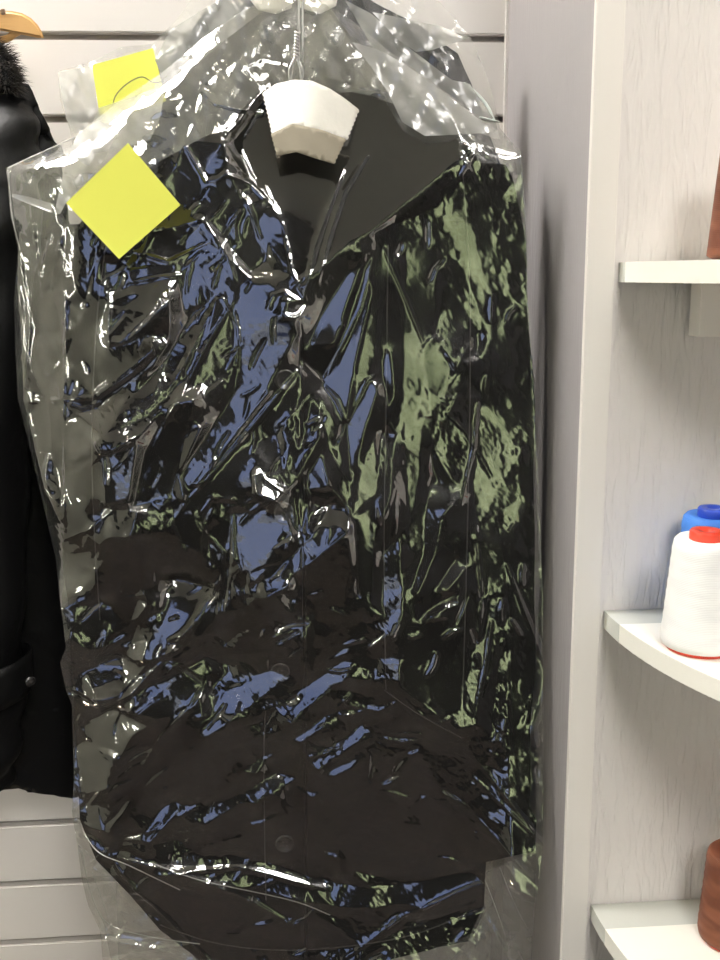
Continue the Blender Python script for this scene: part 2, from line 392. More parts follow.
def cone(px, py, zt, rb, rt, h, my, mc, lab, dark_base=False):
    c = UZ(px, py, zt)
    t = thing('thread_cone', lab, 'thread', c, 'cones of sewing thread')
    prof = [(rb * .80, .003), (rb * .97, .0045), (rb, .010)]
    n = 26
    for k in range(1, n):
        f = k / n
        prof.append((rb + (rt - rb) * f + (0.0004 if k % 3 == 0 else 0), .010 + (h - .016) * f))
    prof += [(rt * .97, h - .004), (rt * .88, h - .001), (rt * .45, h - .003)]
    bm = bmesh.new(); lathe_bm(bm, prof, c, 56); from_bm('wound_thread', bm, my, t, True)
    bm = bmesh.new(); lathe_bm(bm, [(rb * .86, .0002), (rb * .90, .0030), (rb * .80, .0032)], c, 40)
    from_bm('base_rim', bm, mc, t, True)
    cr_ = rt * .52
    bm = bmesh.new(); lathe_bm(bm, [(cr_ * .9, h - .006), (cr_, h - .003), (cr_, h + .005), (cr_ * .93, h + .0065), (cr_ * .42, h + .0065), (cr_ * .36, h + .001)], c, 40)
    core = from_bm('core', bm, mc, t, True)
    bm = bmesh.new(); lathe_bm(bm, [(cr_ * .35, h + .0005), (cr_ * .35, h + .0015)], c, 24); from_bm('core_hole_shade', bm, M['hole_shade'], core)  # dark disc: the shade inside the bore is in its colour
    return t
cone(699, 647, zs[1], .0372, .0300, .113, M['yarn_white'], M['red_plastic'], 'white cone of sewing thread with a red core on the middle shelf')
cone(706, 622, zs[1], .0330, .0300, .118, M['yarn_blue'], M['blue_plastic'], 'blue cone of sewing thread behind the white one')
cone(730, 938, zs[2], .0350, .0300, .108, M['yarn_brown'], M['red_plastic'], 'brown cone of sewing thread on the lowest shelf')
cc = U(742, 262, .90); cc.z = zs[0]
pp = proj(np.array([cc]))
t_ = thing('thread_cone', 'brown cone of sewing thread on the topmost shelf at the right edge', 'thread', cc, 'cones of sewing thread')
prof = [(.026, .001), (.0315, .004)] + [(.0315 - .007 * k / 20, .006 + .1 * k / 20) for k in range(21)] + [(.018, .109)]
bm = bmesh.new(); lathe_bm(bm, prof, cc, 48); from_bm('wound_thread', bm, M['yarn_brown'], t_, True)
bm = bmesh.new(); lathe_bm(bm, [(.012, .106), (.013, .114), (.006, .114)], cc, 32); from_bm('core', bm, M['red_plastic'], t_, True)

# ------------------------------------------------------------------ drapery field (film over the coat)
Y0 = 1.17                    # plane of the seam edges of the bag
ST = 0.0013
KG = 0.0016 / ST
gx = np.arange(-0.372, 0.300, ST); gz = np.arange(1.87, 0.60, -ST)
GX, GZ = np.meshgrid(gx, gz)                  # rows go down
NJ, NI = GX.shape
def interp(pts):
    pts = sorted(pts); return lambda v: np.interp(v, [p[0] for p in pts], [p[1] for p in pts])
# left / right outline of the bag as seen, by picture height
LOUT = interp([(-60, 262), (0, 262), (12, 240), (40, 200), (70, 165), (100, 120), (130, 82), (150, 45), (168, 6), (190, 8), (215, 10), (250, 18), (300, 14), (345, 15), (400, 18), (440, 28), (500, 42), (560, 56), (600, 60), (648, 66), (662, 60), (690, 66), (705, 72), (780, 74), (812, 72), (850, 78), (880, 82), (905, 88), (930, 100), (1060, 112)])
ROUT = interp([(-60, 318), (0, 320), (20, 352), (50, 388), (80, 430), (110, 470), (130, 498), (150, 521), (200, 524), (300, 528), (400, 534), (500, 539), (600, 543), (700, 543), (800, 543), (850, 543), (870, 540), (960, 530), (1060, 524)])
def base_h(PX, PY):
    l = LOUT(PY); r = ROUT(PY)
    u = np.clip((PX - (l + r) / 2) / ((r - l) / 2), -1, 1)
    side = np.clip(1 - np.abs(u) ** 7, 0, 1) ** 0.8
    amp = np.interp(PY, [-60, 0, 60, 100, 160, 250, 400, 700, 840, 900, 960, 1060], [.010, .012, .030, .050, .068, .088, .100, .098, .082, .060, .045, .040])
    return side * amp
P_ = np.stack([GX, np.full_like(GX, Y0 - .08), GZ], -1)
PX, PY = proj(P_)
for _ in range(4):
    H0 = base_h(PX, PY)
    P_[..., 1] = Y0 - H0; PX, PY = proj(P_)
def blur(A, s):
    ky = np.fft.fftfreq(A.shape[0] * 2); kx = np.fft.rfftfreq(A.shape[1] * 2)
    B = np.concatenate([A, A[::-1]], 0); B = np.concatenate([B, B[:, ::-1]], 1)
    G = np.exp(-2 * (math.pi * s) ** 2 * (ky[:, None] ** 2 + kx[None, :] ** 2))
    return np.fft.irfft2(np.fft.rfft2(B) * G, B.shape)[:A.shape[0], :A.shape[1]]
H0 = blur(H0, 7)
P_[..., 1] = Y0 - H0; PX, PY = proj(P_)

def inpoly(poly, X, Y):
    ins = np.zeros(X.shape, bool); n = len(poly)
    for i in range(n):
        x1, y1 = poly[i]; x2, y2 = poly[(i + 1) % n]
        if y1 == y2: continue
        c = ((y1 > Y) != (y2 > Y)) & (X < (x2 - x1) * (Y - y1) / (y2 - y1) + x1)
        ins ^= c
    return ins
# room features the film can mirror: where a facet faces, it shows that feature
VD = P_ - np.array(EYE); VD /= np.linalg.norm(VD, axis=-1, keepdims=True)
def slope_to(T, sel):
    d = np.array(T) - P_[sel]; d /= np.linalg.norm(d, axis=-1, keepdims=True)
    n = d - VD[sel]; n /= np.linalg.norm(n, axis=-1, keepdims=True)
    return n[:, 0] / n[:, 1], n[:, 2] / n[:, 1]
TG = {'K': [(x, YB, z_) for x in (-.35, -.15, .05, .60) for z_ in (.4, .9, 1.3, 1.8)] + [(x, YB, .3) for x in (-1.2, -.7, .4)] + [(x, YB, z_) for x in (-1.7, -1.9) for z_ in (.8, 1.4)],
      'B': [(x, YB, z_) for x in (-1.3, -1.1, -.9, -.7) for z_ in (1.6, 1.9)],
      'b': [(x, YB, z_) for x in (-1.3, -1.1, -.9, -.7) for z_ in (1.2, 1.5, 2.0)],
      'G': [(x, YB, z_) for x in (.25, .32, .39) for z_ in (1.35, 1.6, 1.9)],
      'g': [(x, YB, z_) for x in (.25, .32, .39) for z_ in (.8, 1.0, 1.2)],
      'O': [(x, y, ZC) for x in (-1.1, -.7, -.3) for y in (-1.1, -.7)],
      'o': [(x, y, ZC) for x in (-1.5, -1.1, -.7, -.3, .0) for y in (-1.3, -1.1, -.7)] + [(XL, y, z_) for y in (-1., -.4, .2) for z_ in (1.2, 1.8, 2.3)],
      'P': [(.46, -1.10, ZC), (.52, .15, ZC)], 'N': [(x, y, 0.0) for x in (-.8, -.3, .2, .5) for y in (-1.2, -.5, .1)], 'W': [(-.35, .35, ZC), (.1, -.5, ZC), (.46, -1.1, ZC)],
      'S': [(XL, y, z_) for y in (-.8, -.2, .4) for z_ in (1.0, 1.5, 2.0)]}
gH0z, gH0x = np.gradient(H0, ST); gH0z = -gH0z
TX = gH0x.copy(); TZ = gH0z.copy(); WT = np.full(TX.shape, 0.05); NA = np.full(TX.shape, 1.0)
def paint(lab, poly, wgt=1.0, amp=0.5, off=(0, 0)):
    xs = [p[0] for p in poly]; ys = [p[1] for p in poly]
    sel = inpoly(poly, PX, PY)
    if not sel.any(): return
    best = None
    for T in TG[lab]:
        a, b = slope_to(T, sel)
        c = np.mean((a - gH0x[sel]) ** 2 + (b - gH0z[sel]) ** 2)
        if best is None or c < best[0]: best = (c, a, b)
    _, a, b = best
    TX[sel] = a + off[0]; TZ[sel] = b + off[1]; WT[sel] = wgt; NA[sel] = amp
#PAINT_BEGIN
PAINT = [
 ('N', [(60,600),(543,600),(543,1040),(60,1040)], .3, 1.7),
 ('K', [(300,250),(480,250),(480,620),(300,620)], .4, .6),
 ('K', [(440,190),(540,150),(545,600),(545,850),(500,850),(505,600),(515,450),(480,400),(440,330)], 1.6, .5),
 ('O', [(150,130),(190,90),(240,60),(262,90),(220,140),(190,200),(160,190)], .6, .5),
 ('O', [(262,300),(300,290),(352,240),(375,230),(468,150),(440,105),(400,95),(360,90),(300,130),(262,100),(235,140),(260,200),(290,250)], 1, .10),
 ('b', [(192,140),(224,142),(226,178),(212,188),(206,178)], 1, .4),
 ('K', [(176,150),(192,140),(206,180),(186,222),(165,240)], 1, .4),
 ('K', [(212,182),(228,176),(248,205),(258,222),(262,262),(250,272),(232,250),(200,215),(186,212)], 1, .5),
 ('B', [(186,220),(205,236),(228,258),(250,278),(240,282),(215,265),(192,240)], 2, .5),
 ('B', [(256,212),(272,204),(281,222),(285,250),(294,285),(306,302),(290,300),(278,262),(268,240),(262,262),(256,235)], 2, .5),
 ('O', [(240,190),(262,183),(268,200),(255,215),(245,205)], 1, .6),
 ('b', [(190,245),(215,264),(246,282),(222,290),(200,305),(180,312),(176,280)], 1, .5),
 ('B', [(240,282),(262,276),(275,290),(280,310),(262,330),(240,340),(236,310)], 1, .4),
 ('K', [(268,310),(280,280),(296,285),(306,300),(295,302),(282,295),(272,314)], 2, .3),
 ('W', [(284,314),(300,304),(308,306),(306,316),(290,320)], 2, .5),
 ('K', [(130,250),(180,215),(205,245),(165,262),(120,268)], 1, .7),
 ('O', [(120,268),(165,262),(150,280),(125,276)], 1, .5),
 ('b', [(100,262),(122,268),(120,295),(110,300),(103,290)], 1, .3),
 ('K', [(122,272),(170,262),(172,277),(130,286)], 1, .4),
 ('o', [(124,286),(168,278),(150,312),(118,345),(104,345),(104,300)], 3, .8),
 ('N', [(168,300),(166,335),(120,346),(148,318)], 1, .4),
 ('o', [(65,305),(102,300),(105,350),(150,340),(150,352),(95,395),(68,400),(62,360)], 2, .5),
 ('K', [(166,343),(150,368),(110,398),(92,412),(60,418),(62,408),(100,396),(138,372)], 1.5, .3),
 ('S', [(20,235),(58,230),(60,300),(60,400),(62,520),(45,480),(25,400),(18,300)], .3, 2.0),
 ('O', [(218,293),(190,350),(170,400),(140,435),(105,455),(96,446),(125,405),(160,365),(190,315)], 1, 1.0),
 ('P', [(162,378),(174,378),(164,405),(140,433),(110,450),(105,444),(132,415)], 1.2, 1.4),
 ('g', [(214,300),(224,300),(237,330),(238,360),(228,378),(215,375),(190,392),(200,362)], 1, .4),
 ('G', [(212,345),(236,335),(236,360),(226,375),(210,368)], 1, .5),
 ('b', [(244,320),(290,318),(298,335),(260,400),(190,490),(176,482),(232,400),(240,345)], 1, .4),
 ('B', [(258,390),(268,396),(196,490),(180,486)], 1.5, .3),
 ('K', [(270,400),(302,372),(302,400),(232,505),(200,510),(184,505),(196,492)], 1, .4),
 ('K', [(172,408),(192,402),(182,440),(165,500),(130,512),(142,455)], 1, .4),
 ('o', [(182,440),(200,430),(176,482),(182,506),(168,500)], 1, .4),
 ('b', [(100,458),(134,448),(128,500),(104,506)], 1, .8),
 ('g', [(184,507),(232,510),(218,528),(200,536)], 1, .4),
 ('K', [(170,500),(182,510),(200,540),(196,560),(182,552),(172,530)], 1.2, .4),
 ('K', [(205,520),(228,528),(228,600),(216,620),(208,560)], 1, .6),
 ('b', [(230,520),(285,520),(292,540),(272,553),(262,580),(250,592),(240,575),(227,555)], 1.5, .5),
 ('B', [(234,524),(250,522),(254,548),(240,560)], 1.5, .4),
 ('K', [(230,490),(245,495),(266,516),(250,520),(235,508)], 1.2, .3),
 ('b', [(230,486),(250,472),(252,500),(240,493)], 1, .4),
 ('o', [(252,450),(275,440),(288,492),(275,505),(256,498)], 1, .6),
 ('b', [(280,480),(300,450),(318,415),(322,440),(300,480),(288,495)], 1, .6),
 ('K', [(290,495),(312,484),(308,520),(300,540),(292,530)], 1.2, .3),
 ('B', [(308,480),(320,463),(327,470),(329,492),(310,495)], 1.5, .3),
 ('K', [(308,497),(330,495),(346,506),(346,516),(320,506)], 1.2, .3),
 ('o', [(308,510),(345,517),(350,535),(335,538),(308,540)], 1, .4),
 ('B', [(308,540),(335,530),(350,536),(310,565),(285,586),(280,578),(300,555)], 1.5, .7),
 ('N', [(270,556),(292,545),(290,562),(275,580),(258,592)], 1, .4),
 ('o', [(250,592),(280,582),(290,590),(265,602)], 1, 1),
 ('N', [(310,572),(350,546),(356,600),(370,640),(380,680),(310,680)], 1, .35),
 ('N', [(302,362),(325,310),(350,268),(366,253),(352,330),(325,382)], 1, .15),
 ('B', [(353,268),(359,272),(346,310),(336,345),(310,348),(320,322)], 2, .1),
 ('K', [(368,265),(376,252),(366,300),(340,370),(325,388),(345,340)], 1.2, .1),
 ('b', [(370,270),(375,290),(366,330),(356,370),(348,427),(325,390),(341,370),(362,310)], 1.5, .15),
 ('g', [(380,240),(402,245),(396,280),(382,310),(378,360),(370,385),(357,412),(362,360),(372,310)], 1.5, .15),
 ('K', [(402,258),(408,290),(408,400),(405,470),(398,470),(395,380),(384,375),(382,320),(390,285)], 1.5, .1),
 ('b', [(388,352),(394,356),(398,400),(392,412),(386,380)], 1.5, .15),
 ('g', [(375,232),(420,215),(452,200),(454,230),(445,255),(410,258),(395,250)], 1, .5),
 ('G', [(410,240),(440,235),(440,330),(428,345),(430,400),(436,420),(428,450),(424,480),(419,520),(412,520),(408,450),(408,300)], 2, .25),
 ('K', [(426,420),(438,420),(432,490),(424,560),(410,600),(414,530),(424,480)], 1.2, .3),
 ('K', [(440,250),(462,262),(480,300),(488,330),(470,330),(446,312),(440,300)], 1.5, .5),
 ('g', [(448,215),(466,196),(490,290),(494,350),(484,320),(466,262)], 1.5, .2),
 ('o', [(445,312),(470,330),(475,345),(460,371),(450,355),(440,335)], 1.5, .6),
 ('P', [(473,337),(484,334),(487,345),(482,364),(466,364),(474,350)], 1.2, 1.4),
 ('K', [(430,346),(440,340),(456,372),(440,400),(432,395),(428,360)], 2, .1),
 ('K', [(465,372),(484,368),(484,400),(450,400)], 1.5, .2),
 ('g', [(456,373),(466,368),(450,395),(442,400)], 1.5, .2),
 ('K', [(445,402),(482,402),(476,460),(464,510),(440,490),(438,440)], 1, .7),
 ('b', [(437,455),(446,470),(456,485),(445,492),(437,475)], 1.5, .3),
 ('o', [(433,490),(460,490),(463,503),(446,520),(430,520)], 1, .5),
 ('g', [(484,300),(492,345),(496,400),(486,402),(484,350)], 1.5, .3),
 ('G', [(484,402),(495,410),(511,440),(518,465),(516,520),(513,545),(484,545),(476,500),(481,450)], 2, .5),
 ('K', [(400,560),(470,545),(476,575),(480,600),(486,620),(478,650),(455,726),(400,690)], 1, .4),
 ('g', [(484,545),(512,545),(508,590),(501,610),(488,615),(480,590),(476,576),(484,562),(473,548)], 1.5, .5),
 ('g', [(487,615),(503,608),(500,640),(485,690),(475,722),(455,728),(465,690),(480,640)], 1.2, .5),
 ('o', [(430,520),(445,520),(438,560),(420,600),(414,595),(427,560)], 1, .4),
 ('o', [(440,592),(460,563),(469,572),(448,597)], 1, .4),
 ('o', [(424,620),(460,598),(456,608),(426,626)], 1, .4),
 ('g', [(356,500),(378,440),(380,500),(376,540),(373,625),(362,600),(356,540)], 1.5, .2),
 ('b', [(350,430),(362,400),(378,388),(380,396),(368,430),(359,470),(352,478)], 1.5, .2),
 ('o', [(384,440),(399,440),(394,500),(384,525),(378,505)], 1.2, .5),
 ('g', [(322,398),(332,420),(342,440),(340,470),(328,450)], 1.2, .3),
 ('b', [(386,560),(402,545),(404,620),(392,640),(384,610)], .8, 1.0),
 ('B', [(312,408),(321,415),(318,440),(304,462),(308,430)], 1.5, .3),
 ('b', [(200,740),(222,700),(272,680),(284,684),(270,700),(235,722),(205,742)], 1.5, .6),
 ('B', [(204,738),(228,706),(262,694),(240,716)], 1.5, .6),
 ('B', [(288,722),(300,700),(345,668),(354,671),(342,690),(302,715),(291,727)], 2, .5),
 ('b', [(328,669),(352,650),(349,660)], 2, .3),
 ('B', [(291,746),(314,730),(328,721),(324,731),(302,746)], 2, .4),
 ('B', [(312,767),(325,755),(345,745),(364,731),(364,741),(340,759),(318,772)], 2, .6),
 ('b', [(330,776),(356,764),(352,772),(334,780)], 2, .4),
 ('B', [(263,746),(273,731),(271,743)], 2, .3),
 ('b', [(244,776),(262,765),(276,759),(256,779)], 2, .4),
 ('b', [(196,826),(235,800),(270,785),(300,783),(282,795),(240,807),(205,830)], 1.2, .7),
 ('B', [(246,801),(276,783),(271,795),(256,806)], 2, .6),
 ('b', [(140,840),(160,815),(178,806),(170,822),(150,842)], 1.5, .5),
 ('g', [(232,858),(330,880),(400,878),(470,860),(482,872),(420,890),(340,896),(250,884),(170,872),(150,862)], 1, .7),
 ('N', [(160,885),(250,893),(330,905),(360,925),(300,935),(200,925)], 1, .3),
 ('g', [(360,925),(480,885),(485,905),(440,935),(350,955)], .8, .9),
 ('O', [(168,592),(212,600),(200,625),(180,652),(174,615)], 1.5, .2),
 ('B', [(162,602),(169,596),(182,648),(170,650),(150,666),(138,668),(152,640)], 2, .4),
 ('W', [(165,652),(178,652),(172,659)], 3, .2),
 ('N', [(182,655),(213,606),(217,628),(196,652),(152,692),(122,708)], 1.2, .3),
 ('g', [(125,716),(160,692),(205,668),(221,681),(200,697),(166,737),(150,722)], 1.2, .5),
 ('G', [(140,706),(170,690),(168,700),(155,722)], 1.2, .5),
 ('g', [(80,605),(98,608),(121,620),(110,632),(92,650),(84,640),(75,630)], 1.2, .5),
 ('N', [(100,545),(142,545),(136,620),(128,650),(105,660),(110,622)], 1, .4),
 ('b', [(94,640),(105,640),(96,657)], 1, .3),
 ('O', [(84,672),(118,668),(118,700),(98,700)], 1, 1),
 ('o', [(82,722),(110,716),(150,735),(120,762),(92,746)], 1, .7),
 ('N', [(130,740),(200,705),(200,745),(150,790),(112,850),(100,800)], .8, .4),
 ('o', [(78,740),(96,740),(110,800),(112,830),(92,820),(84,780)], .8, 1.2),
 ('o', [(100,512),(135,515),(128,540),(98,540)], 1, 1),
]
for p_ in PAINT: paint(*p_)
#PAINT_END

def solve(TX, TZ, WT, H0, lam, iters=110):
    # minimise WT|grad h - T|^2 + lam (h-H0)^2 by preconditioned conjugate gradients
    wx = 0.5 * (WT[:, 1:] + WT[:, :-1]); wz = 0.5 * (WT[1:] + WT[:-1])
    tx = 0.5 * (TX[:, 1:] + TX[:, :-1]) * ST; tz = -0.5 * (TZ[1:] + TZ[:-1]) * ST
    def A(h):
        r = lam * h
        d = wx * (h[:, 1:] - h[:, :-1]); r = r.copy(); r[:, 1:] += d; r[:, :-1] -= d
        d = wz * (h[1:] - h[:-1]); r[1:] += d; r[:-1] -= d
        return r
    b = lam * H0
    d = wx * tx; b[:, 1:] += d; b[:, :-1] -= d
    d = wz * tz; b[1:] += d; b[:-1] -= d
    nj, ni = H0.shape
    ey = 2 - 2 * np.cos(math.pi * np.arange(nj * 2) / nj); ex = 2 - 2 * np.cos(math.pi * np.arange(ni + 1) / ni)
    den = 0.5 * (ey[:, None] + ex[None, :]) + lam.mean()
    def Mi(r):
        B = np.concatenate([r, r[::-1]], 0); B = np.concatenate([B, B[:, ::-1]], 1)
        return np.fft.irfft2(np.fft.rfft2(B) / den, B.shape)[:nj, :ni]
    h = H0.copy(); r = b - A(h); zz = Mi(r); p = zz.copy(); rz = (r * zz).sum()
    for _ in range(iters):
        Ap = A(p); al = rz / (p * Ap).sum(); h += al * p; r -= al * Ap
        zz = Mi(r); rn = (r * zz).sum(); p = zz + rn / rz * p; rz = rn
    return h
lam = np.full(H0.shape, (1 / (200.0 * KG)) ** 2)
H = solve(TX, TZ, WT, H0, lam, 70)
EX = np.zeros(TX.shape); EZ = np.zeros(TX.shape); PM = (WT > .7).astype(float)
for it_ in range(2):                     # push harder where the first fit falls short of the wanted facet slopes
    az, ax = np.gradient(H, ST); az = -az
    EX += blur(np.clip((TX - ax) * PM, -.25, .25), 2); EZ += blur(np.clip((TZ - az) * PM, -.25, .25), 2)
    H = solve(TX + EX, TZ + EZ, WT, H0, lam, 70)

# crumple noise: ridged, band-limited, stretched along a direction
def field(lx, lz, ang, seed):
    rs = np.random.RandomState(seed)
    n = rs.randn(NJ, NI); lx *= KG; lz *= KG
    ky = np.fft.fftfreq(NJ)[:, None]; kx = np.fft.rfftfreq(NI)[None, :]
    a = kx * math.cos(ang) + ky * math.sin(ang); b = -kx * math.sin(ang) + ky * math.cos(ang)
    q = np.sqrt((a * lx) ** 2 + (b * lz) ** 2)
    G = q * np.exp(-q ** 2 * 1.2)
    f = np.fft.irfft2(np.fft.rfft2(n) * G, (NJ, NI)); return f / f.std()
def ridged(f): return np.abs(f)
def facets(cell, amp, stretch, ang, seed):
    """crumpled film: flat triangular facets between random points, with sharp creases"""
    from mathutils.geometry import delaunay_2d_cdt
    cell = cell * KG; rs = np.random.RandomState(seed); ca, sa = math.cos(ang), math.sin(ang)
    span = max(NI, NJ) * 1.5; nu = int(span / (cell * stretch)) + 2; nv = int(span / cell) + 2
    u = (np.arange(nu)[:, None] + rs.uniform(-.45, .45, (nu, nv))) * cell * stretch - span / 2
    v = (np.arange(nv)[None, :] + rs.uniform(-.45, .45, (nu, nv))) * cell - span / 2
    X = (u * ca - v * sa + NI / 2).ravel(); Y = (u * sa + v * ca + NJ / 2).ravel()
    k = (X > -3 * cell * stretch) & (X < NI + 3 * cell * stretch) & (Y > -3 * cell * stretch) & (Y < NJ + 3 * cell * stretch)
    X, Y = X[k], Y[k]; Hv = rs.randn(len(X)) * amp
    out = delaunay_2d_cdt([Vector((a, b)) for a, b in zip(X, Y)], [], [], 0, 1e-4)
    R = np.zeros((NJ, NI)); og = out[3]
    co = [(q.x, q.y) for q in out[0]]; hv = [Hv[o[0]] for o in og]
    for f in out[2]:
        (x1, y1), (x2, y2), (x3, y3) = co[f[0]], co[f[1]], co[f[2]]
        i0 = max(int(min(x1, x2, x3)), 0); i1 = min(int(max(x1, x2, x3)) + 2, NI); j0 = max(int(min(y1, y2, y3)), 0); j1 = min(int(max(y1, y2, y3)) + 2, NJ)
        if i0 >= i1 or j0 >= j1: continue
        xx = np.arange(i0, i1)[None, :]; yy = np.arange(j0, j1)[:, None]
        den = (y2 - y3) * (x1 - x3) + (x3 - x2) * (y1 - y3)
        if abs(den) < 1e-9: continue
        l1 = ((y2 - y3) * (xx - x3) + (x3 - x2) * (yy - y3)) / den; l2 = ((y3 - y1) * (xx - x3) + (x1 - x3) * (yy - y3)) / den; l3 = 1 - l1 - l2
        m_ = (l1 >= -1e-6) & (l2 >= -1e-6) & (l3 >= -1e-6)
        val = l1 * hv[f[0]] + l2 * hv[f[1]] + l3 * hv[f[2]]
        R[j0:j1, i0:i1][m_] = val[m_]
    return R
NAb = blur(NA, 3)
mixr = np.clip((PX - 320) / 120, 0, 1)
cr2 = ridged(field(90, 22, 1.5, 4)) * .0012 + ridged(field(34, 12, 1.4, 5)) * .0005
fA = facets(17, .0022, 2.2, -0.9, 1) + facets(7, .00060, 1.8, -0.8, 2)
fB = facets(14, .0017, 3.2, 1.45, 3) + facets(6, .0005, 2.2, 1.35, 4)
fine = ridged(field(10, 5, 0.9, 6)) * .00010
H = H + (.8 * fA * (1 - mixr) + .5 * fB * mixr + fine) * NAb

def stroke(pts, hgt, wid, taper=True):
    """a fold line: a ridge (or a pinch) along a polyline given where it lies on the bag"""
    global H
    xs = [p[0] for p in pts]; ys = [p[1] for p in pts]; m = wid * 4 + 2
    sel = (PX > min(xs) - m) & (PX < max(xs) + m) & (PY > min(ys) - m) & (PY < max(ys) + m)
    if not sel.any(): return
    X = PX[sel]; Y = PY[sel]; D = np.full(X.shape, 1e9); S = np.zeros(X.shape)
    L = [0.0]
    for i in range(len(pts) - 1): L.append(L[-1] + math.hypot(pts[i + 1][0] - pts[i][0], pts[i + 1][1] - pts[i][1]))
    for i in range(len(pts) - 1):
        ax, ay = pts[i]; bx, by = pts[i + 1]; ll = (bx - ax) ** 2 + (by - ay) ** 2
        t = np.clip(((X - ax) * (bx - ax) + (Y - ay) * (by - ay)) / ll, 0, 1)
        d = np.hypot(X - ax - t * (bx - ax), Y - ay - t * (by - ay))
        c = d < D; D[c] = d[c]; S[c] = ((L[i] + t * math.sqrt(ll)) / L[-1])[c]
    a = np.exp(-(D / wid) * 1.3) if hgt > 0 else np.exp(-(D / wid) ** 2)
    if taper: a = a * np.clip(4 * S * (1 - S), 0, 1) ** 0.5
    H[sel] += hgt * a
#STROKE_BEGIN
STROKES = [
 ([(345,166),(330,205),(316,245),(304,300)], .0022, 2.0), ([(370,150),(345,190),(330,235),(318,285)], .0018, 2.0),
 ([(386,248),(405,290),(428,346)], .0010, 1.2), ([(392,690),(420,715),(462,740)], .0012, 1.3), ([(482,402),(478,450),(464,512)], .0012, 1.2),
 ([(449,415),(470,435),(486,465),(494,480)], .0010, 1.3), ([(445,402),(484,401)], .0010, 1.2),
 ([(64,662),(72,688),(90,701),(108,708),(128,700),(160,670),(210,604)], .0030, 2.4), ([(70,680),(92,697),(116,700)], .0020, 2.0),
 ([(64,650),(66,640),(74,655),(84,668),(118,676)], .0018, 2.0), ([(118,698),(150,668),(180,655)], .0020, 1.8),
 ([(212,690),(190,712),(160,742),(130,790)], .0018, 2.2), ([(220,682),(196,700),(170,735)], .0015, 2),
 ([(236,296),(205,345),(180,395),(160,430),(150,455)], .0018, 2.2), ([(218,292),(190,350),(165,395)], .0016, 2.0), ([(210,300),(165,350),(150,400)], .0012, 2),
 ([(166,343),(130,375),(92,400),(60,402),(26,400)], .0026, 2.6), ([(60,402),(78,412),(96,405)], .0018, 2.0),
 ([(58,240),(60,330),(60,400),(64,480),(66,540)], .0016, 1.8), ([(20,250),(26,330),(24,400),(44,480)], .0018, 2.0),
 ([(30,350),(60,345)], .0012, 1.8), ([(18,400),(40,404),(60,402)], .0016, 1.8), ([(60,540),(90,530),(120,505)], .0016, 2),
 ([(182,140),(190,155),(205,180),(225,175)], .0018, 2.0), ([(212,182),(224,172),(250,182),(268,200),(274,204)], .0022, 2.2), ([(244,195),(252,215),(260,240)], .0015, 1.8),
 ([(282,220),(292,270),(306,300)], .0014, 1.6), ([(266,312),(272,296),(284,292),(304,304)], .0014, 1.5), ([(283,318),(300,318),(308,304)], .0020, 1.8),
 ([(124,284),(150,278),(178,275),(178,290)], .0016, 1.8), ([(178,275),(150,310),(112,348)], .0016, 1.8), ([(104,300),(105,348),(112,352)], .0014, 1.6),
 ([(128,250),(165,262),(208,240)], .0018, 2.0), ([(205,245),(180,270),(160,320)], .0012, 2),
 ([(218,294),(236,330),(236,378)], .0012, 1.6), ([(300,372),(240,445),(184,508)], .0022, 2.2), ([(184,508),(168,530),(205,600)], .0012, 1.8), ([(200,536),(222,560),(216,630)], .0016, 1.8), ([(198,500),(230,506),(232,560),(222,640)], .0016, 1.8),
 ([(298,500),(303,560),(302,700)], .0008, 1.3), ([(262,482),(290,500),(298,550)], .0012, 1.6), ([(322,462),(330,490),(350,515),(350,536),(305,572),(285,588)], .0014, 1.6),
 ([(325,388),(340,405),(348,428)], .0014, 1.5), ([(300,362),(324,388)], .0014, 1.5), ([(324,388),(362,310),(376,255)], .0012, 1.6), ([(348,428),(370,384),(384,376)], .0012, 1.6),
 ([(474,150),(466,165),(458,180)], .0022, 1.8), ([(352,72),(385,80),(430,100),(474,140),(476,150)], .0016, 2.0), ([(200,88),(214,102),(240,108),(262,110)], .0022, 1.8),
 ([(200,88),(190,120),(172,170)], .0012, 2), ([(236,70),(262,58),(300,64),(350,72)], .0014, 2),
 ([(520,150),(526,250),(530,400),(540,560),(541,700),(540,800)], .0016, 1.6), ([(505,560),(525,620),(538,660),(520,720)], .0014, 1.6),
 ([(466,745),(490,770),(520,800),(540,815)], .0016, 1.8), ([(470,770),(500,790),(540,812)], .0014, 1.6), ([(466,800),(500,826),(530,845)], .0014, 1.8), ([(540,815),(530,850),(470,870),(400,900),(340,935)], .0035, 2.2),
 ([(78,820),(110,850),(165,865),(230,885),(300,915)], .0045, 2.4), ([(110,850),(150,895),(190,930),(230,962)], .0045, 2.4), ([(80,830),(84,880),(108,920),(170,940),(220,960)], .005, 2.4), ([(90,885),(108,922),(140,930)], .005, 2.0),
 ([(480,895),(500,925),(520,955)], .004, 2), ([(485,880),(505,915),(512,950)], .0035, 2), ([(150,870),(240,868),(330,884)], .004, 2.4), ([(170,860),(240,842),(280,846)], .0008, 2),
 ([(492,620),(486,660),(474,715)], .0012, 1.4), ([(480,545),(484,600),(478,650)], .0010, 1.4), ([(300,480),(310,505),(306,540)], .0010, 1.5),
 ([(30,200),(34,260),(40,300)], .0016, 1.6), ([(50,225),(44,250),(36,275)], .0022, 2.0), ([(58,235),(52,258)], .0022, 1.8),
]
for s_ in STROKES: stroke(*s_)
